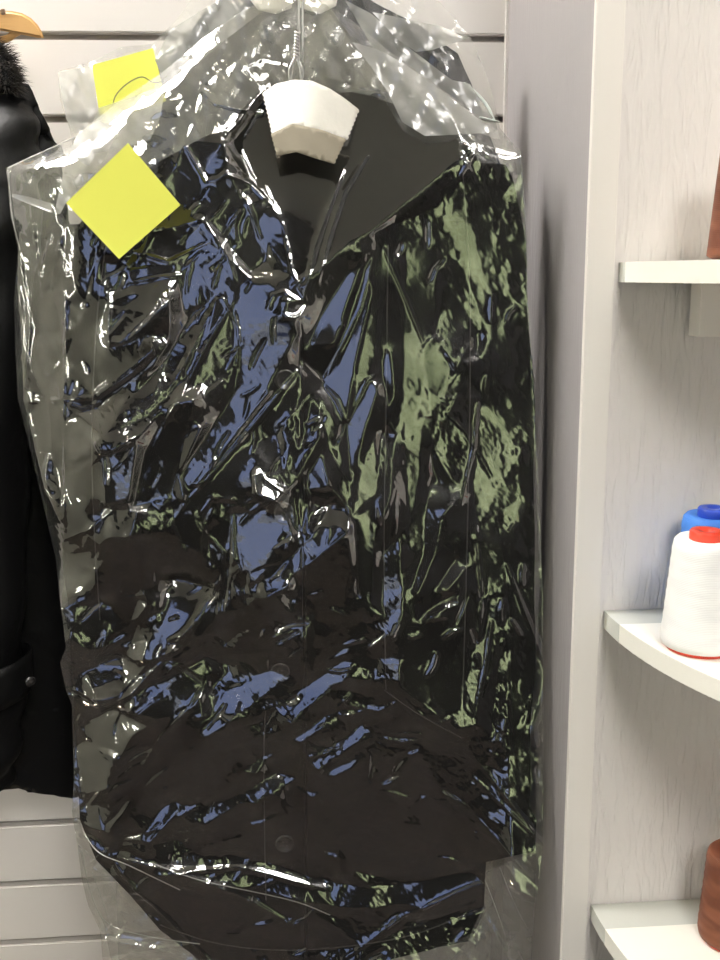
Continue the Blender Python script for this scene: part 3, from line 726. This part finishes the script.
for i in range(330):
    cx_, cy_ = rnd.uniform(20, 540), rnd.uniform(180, 960)
    L_ = rnd.uniform(10, 38)
    if cx_ < 110: an = rnd.gauss(-1.2, .5)
    elif cx_ > 470: an = rnd.gauss(1.5, .35)
    elif cy_ > 600: an = rnd.gauss(-.55, .45)
    elif cx_ > 330: an = rnd.gauss(-1.45, .2)
    else: an = rnd.gauss(-.95, .35)
    if inpoly([(262,300),(380,240),(470,160),(440,90),(262,90),(240,180)], np.array([cx_]), np.array([cy_]))[0]: continue
    if cx_ < 90 and i % 2 == 0: L_ = rnd.uniform(6, 16)
    if cy_ < 580 and cx_ > 330 and i % 4: continue
    dx_, dy_ = math.cos(an) * L_ / 2, math.sin(an) * L_ / 2; b_ = rnd.uniform(-.18, .18) * L_
    stroke([(cx_ - dx_, cy_ - dy_), (cx_ - dy_ / L_ * b_, cy_ + dx_ / L_ * b_), (cx_ + dx_, cy_ + dy_)], rnd.choice((1, 1, -1)) * rnd.uniform(.0006, .0017) * (1.8 if cy_ > 600 else 1), rnd.uniform(1.0, 2.2))
#STROKE_END
H = blur(H, 0.5)

BOT = 1040
def sheet(name, Hh, mt, parent, lo=None, ro=None, top=-40, bot=BOT, Ybase=None, extra=None, step=1):
    Yb = Y0 if Ybase is None else Ybase
    X = GX[::step, ::step]; Z = GZ[::step, ::step]; h = Hh[::step, ::step]
    P = np.stack([X, Yb - h, Z], -1); px, py = proj(P)
    l = (lo or LOUT)(py); r = (ro or ROUT)(py)
    ins = (px > l) & (px < r) & (py > top) & (py < bot)
    if extra is not None: ins &= extra(px, py)
    # snap border vertices on to the outline so that the edge is clean
    nj, ni = ins.shape
    grow = ins.copy(); grow[:, 1:] |= ins[:, :-1]; grow[:, :-1] |= ins[:, 1:]
    edge = grow & ~ins
    dpx = np.where(px <= l, l - px, np.where(px >= r, r - px, 0))
    P[..., 0] += np.where(edge, dpx * Yb / F, 0)
    ok = grow
    q = ok[:-1, :-1] & ok[1:, :-1] & ok[:-1, 1:] & ok[1:, 1:]
    idx = np.arange(nj * ni).reshape(nj, ni)
    Fc = np.stack([idx[:-1, :-1][q], idx[1:, :-1][q], idx[1:, 1:][q], idx[:-1, 1:][q]], -1)
    used = np.unique(Fc); mp = np.full(nj * ni, -1); mp[used] = np.arange(len(used))
    return from_arrays(name, P.reshape(-1, 3)[used], mp[Fc], mt, parent)
bag = thing('garment_bag', 'clear plastic garment bag creased over the front coat', 'garment bag', U(290, 480, Y0))
sheet('front_film', H, M['film'], bag)
sheet('back_film', -blur(H0, 6) * .3 - cr2 * .8 - .004, M['film_back'], bag, step=3)

def flap(name, poly, Y, mt, parent, curl=.004, seed=0, st=5.0, jit=.00025, smooth=True, radial=.0022):
    """a folded or doubled piece of film: outline triangulated on a fine grid, gently rumpled"""
    xs = [p[0] for p in poly]; ys = [p[1] for p in poly]
    x0, x1, y0, y1 = min(xs), max(xs), min(ys), max(ys)
    bm = bmesh.new()
    r2 = random.Random(seed)
    pts = []
    for i in range(len(poly)):
        a = poly[i]; b = poly[(i + 1) % len(poly)]; m = max(1, int(math.hypot(b[0] - a[0], b[1] - a[1]) / 6))
        pts += [(a[0] + (b[0] - a[0]) * k / m, a[1] + (b[1] - a[1]) * k / m) for k in range(m)]
    from mathutils.geometry import delaunay_2d_cdt
    inner = []
    Xg, Yg = np.meshgrid(np.arange(x0 + st / 2, x1, st), np.arange(y0 + st / 2, y1, st))
    s = inpoly(pts, Xg, Yg)
    for q in pts: s &= (np.abs(Xg - q[0]) + np.abs(Yg - q[1])) > st * .5
    for a, b in zip(Xg[s], Yg[s]):
        inner.append((a + r2.uniform(-.35, .35) * st, b + r2.uniform(-.35, .35) * st))
    allp = pts + inner
    out = delaunay_2d_cdt([Vector(p) for p in allp], [], [list(range(len(pts)))], 1, 1e-5)
    ph = r2.uniform(0, 6)
    vs_ = []
    for v in out[0]:
        hh = 0 if radial == 0 else radial * abs(math.sin(math.atan2(v.y + 60, v.x - 300) * 34 + 1.6 * math.sin(v.y * .03 + v.x * .021 + ph))) * (.6 + .4 * math.sin(v.x * .05 + v.y * .04 + ph))
        hh += curl * (math.sin(v.x * .09 + ph + v.y * .05) + .5 * math.sin(v.x * .21 - v.y * .17 + ph)) + r2.uniform(-jit, jit)
        yy = Y(v.x, v.y) if callable(Y) else Y
        vs_.append(bm.verts.new(U(v.x, v.y, yy - hh)))
    for f in out[2]:
        try: bm.faces.new([vs_[k] for k in f])
        except Exception: pass
    bmesh.ops.recalc_face_normals(bm, faces=bm.faces[:])
    return from_bm(name, bm, mt, parent, smooth=smooth)
def hat(px, py):            # film height at a picture position
    return float(base_h(np.array([float(px)]), np.array([float(py)]))[0])
flap('shoulder_fold', [(352, 42), (374, 48), (402, 62), (438, 88), (470, 112), (496, 132), (470, 134), (425, 136), (402, 122), (388, 92), (372, 68)], 1.10, M['film_fold'], bag, .003, 3)
flap('corner_fold', [(5, 168), (40, 152), (76, 136), (86, 178), (100, 205), (66, 203), (52, 212), (30, 190)], 1.145, M['film_back'], bag, .004, 4)
flap('corner_fold', [(76, 136), (98, 120), (118, 130), (104, 160), (66, 203), (60, 214), (54, 214), (64, 170)], 1.125, M['film_fold'], bag, .006, 5)
flap('corner_fold', [(12, 194), (26, 196), (54, 204), (50, 213), (34, 206), (14, 198)], 1.125, M['film_fold'], bag, .003, 6)
flap('neck_fold', [(200, 88), (240, 58), (262, 20), (290, 5), (330, 15), (352, 42), (372, 68), (388, 92), (352, 82), (300, 74), (262, 108), (240, 108), (214, 102)], 1.155, M['film_back'], bag, .006, 8)

# ------------------------------------------------------------------ front coat under the film
coat = thing('coat', 'long dark buttoned coat under clear film on a wire hanger', 'coat', U(290, 300, Y0 + .01))
Hs = blur(np.minimum(H, H0 + .01), 7) - .013
def Hat(px, py, A):
    Y = Y0 - .07
    for _ in range(3):
        p = U(px, py, Y); i = min(max(int(round((p.x - gx[0]) / ST)), 0), NI - 1); j = min(max(int(round((gz[0] - p.z) / ST)), 0), NJ - 1)
        Y = Y0 - A[j, i]
    return A[j, i]
def body(name, poly, dh, mt, parent, step=3, Hh=None, thick=None):
    return flap(name, poly, lambda x, y: Y0 - Hat(x, y, Hs) - dh, mt, parent, .0, 1, 4.0, .0, True, 0)
BODY = [(238, 118), (262, 96), (352, 92), (372, 96), (440, 122), (474, 150), (492, 200), (500, 400), (508, 600), (515, 780), (540, 826), (540, 850), (486, 862), (484, 905), (470, 935), (430, 950), (380, 962), (300, 975), (210, 968), (160, 930), (130, 895), (96, 860), (80, 820), (74, 700), (70, 640), (66, 560), (50, 470), (40, 380), (46, 300), (60, 245), (110, 190), (180, 150)]
b_ = body('body', BODY, 0, M['coat'], coat, 3)
md = b_.modifiers.new('thickness', 'SOLIDIFY'); md.thickness = .006; md.offset = 1
# front edge, placket seams
def seam(pts, dh=.0012, r=.0007, name='seam', mt=None):
    P = []
    for p in smooth_path([(a, b, 0) for a, b in pts], 6):
        d2 = (PX - p.x) ** 2 + (PY - p.y) ** 2; k = np.unravel_index(np.argmin(d2), d2.shape)
        P.append(U(p.x, p.y, Y0 - Hs[k] - dh))
    bm = bmesh.new(); tube_bm(bm, P, r, 6); return from_bm(name, bm, mt or M['coat_stitch'], coat, True)
for pts in ([(300, 345), (302, 500), (304, 700), (306, 955)], [(268, 660), (264, 760), (266, 900)], [(388, 245), (386, 400), (384, 560), (386, 690)],
            [(384, 690), (420, 715), (462, 738)], [(110, 215), (96, 330), (92, 470), (100, 620)], [(462, 160), (470, 300), (468, 500), (462, 720)],
            [(160, 925), (220, 944), (300, 950), (400, 938), (465, 915)]):
    seam(pts)
seam([(300, 330), (303, 500), (305, 700), (306, 960)], .001, .0022, 'front_edge', M['coat'])
def button(px, py, rpx=11):
    d2 = (PX - px) ** 2 + (PY - py) ** 2; k = np.unravel_index(np.argmin(d2), d2.shape)
    c = U(px, py, Y0 - Hs[k] - .002); r = rpx * c.y / F
    bm = bmesh.new(); lathe_bm(bm, [(r * .9, 0), (r, .001), (r, .0025), (r * .9, .0036), (r * .78, .0036), (r * .68, .0022), (.0009, .0022)], (0, 0, 0), 32)
    bmesh.ops.transform(bm, matrix=Matrix.Translation(c) @ Matrix.Rotation(math.pi / 2, 4, 'X'), verts=bm.verts[:])
    b = from_bm('button', bm, M['button'], coat, True)
    bm = bmesh.new()
    for a, e in ((1, 1), (1, -1), (-1, 1), (-1, -1)):
        bbox(bm, c.x + a * r * .2 - .0008, c.x + a * r * .2 + .0008, c.y - .0026, c.y - .0021, c.z + e * r * .2 - .0008, c.z + e * r * .2 + .0008)
    from_bm('thread_hole', bm, M['coat_stitch'], b)
for p in ((285, 843), (280, 672), (284, 512), (286, 380)): button(*p)
# pocket flap / tab at the waist
body('pocket_flap', [(222, 655), (268, 652), (268, 690), (224, 694)], .004, M['coat_collar'], coat, 2)
# collar and lapels
body('collar', [(240, 112), (258, 92), (272, 96), (282, 150), (292, 196), (276, 232), (240, 214), (206, 178), (216, 140)], .011, M['coat_collar'], coat, 2)
body('collar', [(352, 92), (372, 98), (432, 124), (462, 150), (420, 200), (376, 236), (330, 214), (306, 190), (322, 160)], .011, M['coat_collar'], coat, 2)
body('lapel', [(240, 214), (276, 232), (300, 300), (302, 336), (270, 300), (232, 262), (214, 230)], .008, M['coat_collar'], coat, 2)
body('lapel', [(330, 210), (376, 236), (384, 262), (346, 300), (304, 344), (300, 300), (310, 250)], .008, M['coat_collar'], coat, 2)
# sleeves: tapering tubes at both sides
def sleeve(path, name='sleeve', mt=None, parent=None, flat=.6, puff=0.0):
    pts = smooth_path([U(a, b, Y) for a, b, Y, r in path], 8)
    rr = []
    for i in range(len(pts)):
        f = i / (len(pts) - 1) * (len(path) - 1); k = min(int(f), len(path) - 2); rr.append(path[k][3] + (path[k + 1][3] - path[k][3]) * (f - k))
    bm = bmesh.new(); n = len(pts); seg = 28; rings = []
    for i, p in enumerate(pts):
        ring = []
        for k in range(seg):
            a = 2 * math.pi * k / seg
            wr = 1 + .05 * math.sin(3 * a + i * .5) + .04 * math.sin(i * .9 + a)
            wr += puff * (abs(math.sin(math.pi * (i / 6 + 2 * k / seg))) ** .4 * abs(math.sin(math.pi * (i / 6 - 2 * k / seg))) ** .4 - .6)
            ring.append(bm.verts.new(p + Vector((math.cos(a) * rr[i] * wr, math.sin(a) * rr[i] * flat * wr, 0))))
        rings.append(ring)
    for i in range(n - 1):
        for k in range(seg): bm.faces.new((rings[i][k], rings[i + 1][k], rings[i + 1][(k + 1) % seg], rings[i][(k + 1) % seg]))
    bm.faces.new(rings[0]); bm.faces.new(rings[-1][::-1])
    bmesh.ops.recalc_face_normals(bm, faces=bm.faces[:])
    return from_bm(name, bm, mt or M['coat'], parent or coat, True)
sleeve([(84, 225, 1.175, .036), (72, 300, 1.17, .046), (70, 420, 1.165, .046), (98, 560, 1.16, .043), (112, 680, 1.155, .040), (122, 780, 1.15, .037), (126, 830, 1.15, .035)])
sleeve([(480, 165, 1.165, .030), (494, 240, 1.15, .036), (502, 400, 1.135, .036), (506, 560, 1.13, .036), (506, 700, 1.15, .034), (505, 810, 1.16, .033), (505, 842, 1.165, .031)])

# ------------------------------------------------------------------ wire hanger and white paper collar guard
wh = thing('wire_hanger', 'twisted steel wire hanger of the front bagged coat', 'hanger', U(297, 20, 1.18))
HY = 1.135
bm = bmesh.new()
top = [(299, 62), (299, 40), (299, 12), (300, -30), (306, -60), (298, -84), (286, -80), (282, -66)]
tube_bm(bm, smooth_path([U(a, b, HY) for a, b in top], 6), .0013, 8)
tube_bm(bm, smooth_path([U(a + 3.5, b, HY) for a, b in [(299, 62), (299, 40), (299, 12), (300, -30)]], 6), .0013, 8)
from_bm('hook', bm, M['steel'], wh, True)
bm = bmesh.new()
for ph in (0, math.pi):
    P = []
    for k in range(41):
        f = k / 40; c = U(297.5 - 1.5 * f, 32 + 26 * f, HY); a = ph + f * 4 * 2 * math.pi
        P.append(c + Vector((math.cos(a) * .0024, math.sin(a) * .0024, 0)))
    tube_bm(bm, P, .0012, 8)
from_bm('twisted_neck', bm, M['steel'], wh, True)
bm = bmesh.new()
for s in (-1, 1):
    tube_bm(bm, smooth_path([U(296, 56, HY), U(296 + 4 * s, 63, HY), U(296 + 7 * s, 72, HY), U(296 + 8 * s, 88, HY + .002), U(300 + 30 * s, 112, HY + .006), U(290 + 170 * s, 190, HY + .03)], 6), .0012, 8)
    tube_bm(bm, smooth_path([U(296, 57, HY), U(296 + 3 * s, 66, HY), U(296 + 4.5 * s, 76, HY), U(296 + 5 * s, 88, HY + .002)], 6), .0010, 8)
tube_bm(bm, [U(120, 190, HY + .03), U(460, 190, HY + .03)], .0012, 8)
from_bm('shoulder_wire', bm, M['steel'], wh, True)

def paper_sheet(name, poly, Y, mt, parent, curl, seed=1, ser=0.0):
    pl = []
    r2 = random.Random(seed)
    for i in range(len(poly)):
        a = poly[i]; b = poly[(i + 1) % len(poly)]
        m = max(1, int(math.hypot(b[0] - a[0], b[1] - a[1]) / 2.2))
        nx, ny = (b[1] - a[1]), -(b[0] - a[0]); L = math.hypot(nx, ny)
        se = ser if (len(a) > 2 and a[2]) else 0
        for k in range(m):
            o = se * (1 if k % 2 else -1)
            pl.append((a[0] + (b[0] - a[0]) * k / m + nx / L * o, a[1] + (b[1] - a[1]) * k / m + ny / L * o))
    o = flap(name, pl, Y, mt, parent, curl, seed, 4.0, .0001, True, 0)
    md = o.modifiers.new('thickness', 'SOLIDIFY'); md.thickness = .0007
    return o
pg = thing('paper_collar_guard', 'white paper guard folded over the wire hanger neck', 'paper guard', U(306, 120, 1.13))
paper_sheet('paper_front', [(263, 93), (276, 84), (294, 80), (312, 81), (330, 89, 0), (345, 99), (359, 110, 1), (347, 140, 0), (322, 132), (293, 125), (273, 138, 1)], lambda x, y: 1.105 - .00022 * (y - 80) + .0000085 * (x - 308) ** 2, M['white_paper'], pg, .0008, 2, .7)
paper_sheet('beige_backing', [(271, 134), (293, 124), (322, 130), (346, 139, 1), (334, 164, 0), (314, 158), (296, 152), (277, 156, 1)], lambda x, y: 1.101 - .00022 * (y - 80), M['card'], pg, .0008, 3, .7)

# ------------------------------------------------------------------ yellow notes
def note(corners, Y, lab, curl):
    n = 14; bm = bmesh.new(); G = []
    A, B, C, D = [Vector((*c, 0)) for c in corners]
    for j in range(n + 1):
        row = []
        for i in range(n + 1):
            u, v = i / n, j / n
            p = A * (1 - u) * (1 - v) + B * u * (1 - v) + C * u * v + D * (1 - u) * v
            yy = Y(u, v) - curl * (u - .5) ** 2 * 4 * (0.4 + v)
            row.append(bm.verts.new(U(p.x, p.y, yy)))
        G.append(row)
    for j in range(n):
        for i in range(n): bm.faces.new((G[j][i], G[j + 1][i], G[j + 1][i + 1], G[j][i + 1]))
    o = from_bm('sticky_note', bm, M['yellow'], None, False)
    md = o.modifiers.new('thickness', 'SOLIDIFY'); md.thickness = .0004
    return tag(o, lab, 'note', 'yellow sticky notes')
note([(66, 203), (128, 143), (180.5, 205), (119, 259)], lambda u, v: 1.075 - .008 * u - .006 * v, 'bright yellow square note stuck cornerwise on the front bag', .001)
note([(92, 65), (153, 48), (166, 101), (101, 124)], lambda u, v: 1.275, 'yellow note half covered by film behind the front one', .002)
bm = bmesh.new(); tube_bm(bm, smooth_path([U(a, b, 1.262) for a, b in [(113, 106), (115, 97), (122, 88), (133, 80), (143, 77), (152, 82), (160, 82), (167, 76)]], 6), .0006, 6)
tag(from_bm('thread', bm, M['thread_dark'], None, True), 'loose dark thread curling across the rear yellow note', 'thread')

# ------------------------------------------------------------------ rear coat, its bag, hanger and paper
RY = 1.335
def rsheet(name, poly, hfun, mt, parent, st=7, seed=3, amp=.003, Yb=RY):
    xs = [p[0] for p in poly]; ys = [p[1] for p in poly]
    o = flap(name, poly, lambda x, y: Yb - hfun(x, y), mt, parent, amp, seed, 8.0 if mt is not M['film_rear'] else 6.0, .0 if mt is not M['film_rear'] else .0003, True, 0 if mt is not M['film_rear'] else .0022)
    return o
rc = thing('coat', 'dark navy coat hanging in its own bag behind the front coat', 'coat', U(290, 300, RY))
def rh(x, y): return .045 * max(0.0, 1 - abs((x - 330) / 215) ** 3)
o = rsheet('body', [(182, 45), (205, 14), (240, -12), (270, -20), (345, -20), (372, 2), (420, 28), (456, 54), (470, 84), (500, 170), (512, 300), (520, 600), (520, 845), (470, 862), (484, 905), (470, 938), (400, 952), (200, 960), (150, 900), (118, 600), (112, 300), (150, 110)], rh, M['rear_coat'], rc, amp=.0015)
o.modifiers.new('thickness', 'SOLIDIFY').thickness = .006
sleeve([(486, 190, 1.32, .022), (496, 250, 1.31, .036), (506, 300, 1.31, .042), (514, 560, 1.31, .040), (516, 800, 1.31, .036)], 'sleeve', M['rear_coat'], rc, .8)
sleeve([(184, 60, 1.33, .034), (162, 120, 1.33, .040), (150, 300, 1.33, .042), (150, 560, 1.33, .040), (154, 800, 1.33, .036)], 'sleeve', M['rear_coat'], rc, .8)
rsheet('collar', [(246, 10), (262, -6), (280, 8), (286, 60), (300, 100), (262, 98), (240, 60)], lambda x, y: .06, M['rear_coat'], rc, seed=5, amp=.002)
rsheet('collar', [(350, 10), (336, -6), (322, 8), (318, 60), (306, 100), (350, 96), (366, 50)], lambda x, y: .06, M['rear_coat'], rc, seed=6, amp=.002)
rb = thing('garment_bag', 'hazy clear plastic bag over the rear coat behind the yellow notes', 'garment bag', U(290, 200, RY - .05))
def rbh(x, y): return .065 * max(0.0, 1 - abs((x - 290) / 240) ** 4)
rsheet('front_film', [(58, 72), (62, 70), (92, 62), (120, 47), (152, 44), (178, 18), (200, -14), (240, -30), (360, -30), (410, -14), (440, 2), (470, 36), (480, 58), (492, 92), (500, 128), (512, 142), (522, 200), (528, 400), (538, 650), (538, 850), (532, 960), (526, 1010), (120, 1010), (110, 700), (100, 300), (80, 190), (70, 130), (60, 100)], rbh, M['film_rear'], rb, amp=.005, seed=12)
flap('corner_fold', [(58, 72), (92, 66), (98, 110), (118, 128), (98, 138), (76, 136), (66, 118), (62, 96)], 1.262, M['film_fold'], rb, .006, 15)
flap('corner_fold', [(98, 108), (134, 96), (166, 84), (160, 118), (150, 140), (128, 146), (100, 150), (76, 190), (72, 150), (92, 126)], 1.255, M['film_fold'], rb, .006, 16)
flap('shoulder_fold', [(372, 12), (392, 16), (440, 26), (470, 38), (432, 50), (416, 52), (396, 38)], 1.262, M['film_fold'], rb, .004, 17)
flap('shoulder_fold', [(345, 0), (372, 14), (412, 50), (452, 80), (470, 84), (496, 122), (500, 140), (440, 120), (380, 60)], 1.264, M['film_fold'], rb, .004, 19)
flap('shoulder_fold', [(170, 30), (205, 8), (240, -10), (262, -10), (262, 12), (225, 40), (190, 70), (165, 84), (155, 60)], 1.262, M['film_fold'], rb, .004, 18)
rhn = thing('wire_hanger', 'steel wire hanger of the rear coat with white covered shoulders', 'hanger', U(300, -20, RY))
bm = bmesh.new(); tube_bm(bm, smooth_path([U(a, b, RY - .02) for a, b in [(300, -8), (299, -40), (304, -70), (296, -90), (286, -84)]], 6), .0013, 8); from_bm('hook', bm, M['steel'], rhn, True)
bm = bmesh.new(); tube_bm(bm, smooth_path([U(150, 62, RY), U(240, 14, RY), U(299, -6, RY - .01), U(360, 14, RY), U(470, 88, RY - .04), U(494, 121, 1.265)], 6), .0022, 8); from_bm('shoulder_wire', bm, M['plastic_white'], rhn, True)
clip = sleeve([(480, 117, 1.262, .004), (486, 119, 1.262, .006), (493, 121, 1.262, .006), (498, 122, 1.262, .003)], 'hanger_tip', M['plastic_white'], rhn, .8)
pg2 = thing('paper_collar_guard', 'white paper guard at the top edge on the rear hanger', 'paper guard', U(300, 0, 1.24))
paper_sheet('paper_front', [(248, -20), (292, -22), (292, 8), (276, 14), (258, 10), (250, 0, 1)], 1.245, M['white_paper'], pg2, .001, 8)
paper_sheet('paper_front', [(298, -22), (342, -20), (336, 6), (320, 14), (300, 8)], 1.247, M['white_paper'], pg2, .001, 9)

# ------------------------------------------------------------------ quilted jacket on a wooden hanger, left
JY = 1.34
jk = thing('quilted_jacket', 'black quilted padded jacket with fur collar at the left edge', 'jacket', U(-30, 300, JY))
def quilt(x, y, s=34.0):
    a = (x * .8 + y) / s; b = (x * .8 - y) / s
    return .010 * (abs(math.sin(math.pi * a)) * abs(math.sin(math.pi * b))) ** .35
def jsheet(name, poly, f):
    o = flap(name, poly, f, M['puffer'], jk, 0, 1, 3.5, .0, True, 0)
    o.modifiers.new('thickness', 'SOLIDIFY').thickness = .012; return o
JB = [(-80, 80), (-60, 50), (2, 66), (18, 74), (30, 96), (44, 120), (58, 148), (66, 220), (80, 400), (86, 560), (88, 700), (90, 790), (70, 794), (40, 790), (20, 784), (0, 786), (-80, 790)]
jsheet('body', JB, lambda x, y: 1.34 - .05 * max(0, 1 - ((x + 40) / 135) ** 4) - quilt(x, y) * (1 if y < 480 else .12))
def js_(path): return sleeve(path, 'sleeve', M['puffer'], jk, .9, .12)
sl = js_([(8, 92, 1.30, .018), (4, 120, 1.26, .040), (-6, 170, 1.24, .054), (-12, 230, 1.23, .062), (-20, 360, 1.22, .060), (-22, 520, 1.22, .058), (-22, 660, 1.22, .056), (-24, 740, 1.22, .058), (-26, 784, 1.22, .048)])
bm = bmesh.new()                                     # cuff strap round the sleeve
for a, b in ((648, 652), (700, 704)):
    pass
def ringstrip(px, y0, y1, Y, rx, ry, mt, name):
    bm = bmesh.new(); seg = 40; rows = []
    for yy in np.linspace(y0, y1, 6):
        f = (yy - y0) / (y1 - y0); bul = .0025 * math.sin(math.pi * f)
        c = U(px, yy, Y)
        rows.append([bm.verts.new(c + Vector((math.cos(2 * math.pi * k / seg) * (rx + bul), math.sin(2 * math.pi * k / seg) * (ry + bul), .012 * math.cos(2 * math.pi * k / seg)))) for k in range(seg)])
    for j in range(5):
        for k in range(seg): bm.faces.new((rows[j][k], rows[j + 1][k], rows[j + 1][(k + 1) % seg], rows[j][(k + 1) % seg]))
    bmesh.ops.recalc_face_normals(bm, faces=bm.faces[:])
    o = from_bm(name, bm, mt, jk, True); o.modifiers.new('thickness', 'SOLIDIFY').thickness = .003; return o
ringstrip(-22, 662, 702, 1.22, .067, .061, M['puffer'], 'cuff_strap')
c = U(30, 681, 1.172)
bm = bmesh.new(); lathe_bm(bm, [(.005, 0), (.0065, .001), (.006, .0025), (.002, .003)], (0, 0, 0), 24)
bmesh.ops.transform(bm, matrix=Matrix.Translation(c) @ Matrix.Rotation(math.pi / 2, 4, 'X') @ Matrix.Rotation(.6, 4, 'Y'), verts=bm.verts[:])
from_bm('snap_button', bm, M['button'], jk, True)
# fur collar: thousands of tapered hairs
bm = bmesh.new()
spine = smooth_path([U(-60, 40, 1.29), U(-30, 40, 1.27), U(-6, 52, 1.26), (U(4, 72, 1.26)), U(6, 88, 1.26)], 10)
for i in range(2600):
    p = spine[rnd.randrange(len(spine))]
    a = rnd.uniform(0, 2 * math.pi); b = rnd.uniform(-.5, 1.0)
    d = Vector((math.cos(a), math.sin(a) * .8 - .2, b * .8 - .1)).normalized(); q = p + d * .010; L = rnd.uniform(.010, .022)
    s = d.cross(Vector((rnd.uniform(-1, 1), rnd.uniform(-1, 1), rnd.uniform(-1, 1)))).normalized() * .0005
    m1 = q + d * L * .6 + Vector((0, 0, -.002)); e = q + d * L + Vector((rnd.uniform(-.003, .003), 0, -.005))
    v = [bm.verts.new(x) for x in (q - s, q + s, m1 + s * .7, m1 - s * .7, e)]
    bm.faces.new((v[0], v[1], v[2], v[3])); bm.faces.new((v[3], v[2], v[4]))
fc = from_bm('fur_collar', bm, M['fur'], jk); fc['kind'] = 'stuff'
bm = bmesh.new(); tube_bm(bm, spine, .013, 14); from_bm('collar', bm, M['puffer'], jk, True)

wd = thing('wooden_hanger', 'curved wooden coat hanger with a screw at the top left', 'hanger', U(0, 20, 1.31))
HW = 1.30
outl_t = [(-120, -10), (-60, 2), (-20, 9), (0, 10.5), (12, 11), (22, 13), (31, 18), (38, 25), (42, 32), (44, 38)]
outl_b = [(44, 38), (38, 38), (26, 35.5), (12, 33), (0, 30.5), (-20, 28), (-60, 22), (-120, 12)]
pl = outl_t + outl_b[1:]
bm = bmesh.new()
fr = [bm.verts.new(U(a, b, HW - .009)) for a, b in pl]; bk = [bm.verts.new(U(a, b, HW + .009)) for a, b in pl]
f1 = bm.faces.new(fr); f2 = bm.faces.new(bk[::-1])
for k in range(len(pl)): q = (k + 1) % len(pl); bm.faces.new((fr[k], bk[k], bk[q], fr[q]))
bmesh.ops.recalc_face_normals(bm, faces=bm.faces[:])
bmesh.ops.bevel(bm, geom=list(set(list(f1.edges) + list(f2.edges))), offset=.003, segments=3, affect='EDGES')
from_bm('shoulder_arm', bm, M['wood'], wd)
bm = bmesh.new(); tube_bm(bm, smooth_path([U(-60, 34, HW), U(-10, 40, HW), U(6, 39, HW), U(14, 34, HW), U(20, 31, HW)], 5), .0042, 10); from_bm('trouser_bar', bm, M['wood'], wd, True)
bm = bmesh.new(); lathe_bm(bm, [(.0032, 0), (.0036, .001), (.003, .0018), (.0008, .0012)], (0, 0, 0), 20)
bmesh.ops.transform(bm, matrix=Matrix.Translation(U(3, 12, HW - .009)) @ Matrix.Rotation(math.pi / 2, 4, 'X'), verts=bm.verts[:])
from_bm('screw', bm, M['brass'], wd, True)
flap('hem_fold', [(78, 845), (100, 862), (150, 902), (195, 948), (230, 965), (180, 975), (112, 965), (104, 925), (90, 895)], 1.13, M['film_rear'], bag, .004, 21, 9.0, .0016, False, 0)
flap('hem_fold', [(486, 872), (540, 850), (536, 960), (520, 985), (430, 985), (476, 930)], 1.13, M['film_rear'], bag, .004, 22, 9.0, .0016, False, 0)
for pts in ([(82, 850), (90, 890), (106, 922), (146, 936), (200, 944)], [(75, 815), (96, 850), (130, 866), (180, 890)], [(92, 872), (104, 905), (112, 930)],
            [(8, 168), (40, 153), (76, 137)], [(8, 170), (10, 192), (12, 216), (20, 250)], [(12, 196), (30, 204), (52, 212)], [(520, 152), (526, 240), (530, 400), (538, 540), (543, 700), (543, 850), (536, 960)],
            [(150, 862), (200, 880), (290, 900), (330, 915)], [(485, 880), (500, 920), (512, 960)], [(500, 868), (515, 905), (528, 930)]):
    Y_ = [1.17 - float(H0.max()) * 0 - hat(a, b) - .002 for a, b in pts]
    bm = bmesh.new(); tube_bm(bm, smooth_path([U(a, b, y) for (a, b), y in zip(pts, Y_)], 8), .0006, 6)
    from_bm('bright_edge_line', bm, M['film_bright_line'], bag, True)  # pale tubes stand in for bright lines along film edges and creases
# printed dashes on the bag corner
bm = bmesh.new()
for a, b in (((27, 173), (29, 172)), ((36, 169), (46, 164.5)), ((56, 158), (58, 157)), ((62, 156), (65, 154.5))):
    tube_bm(bm, [U(*a, 1.133), U(*b, 1.133)], .0006, 6)
from_bm('printed_dashes', bm, M['thread_dark'], bag)
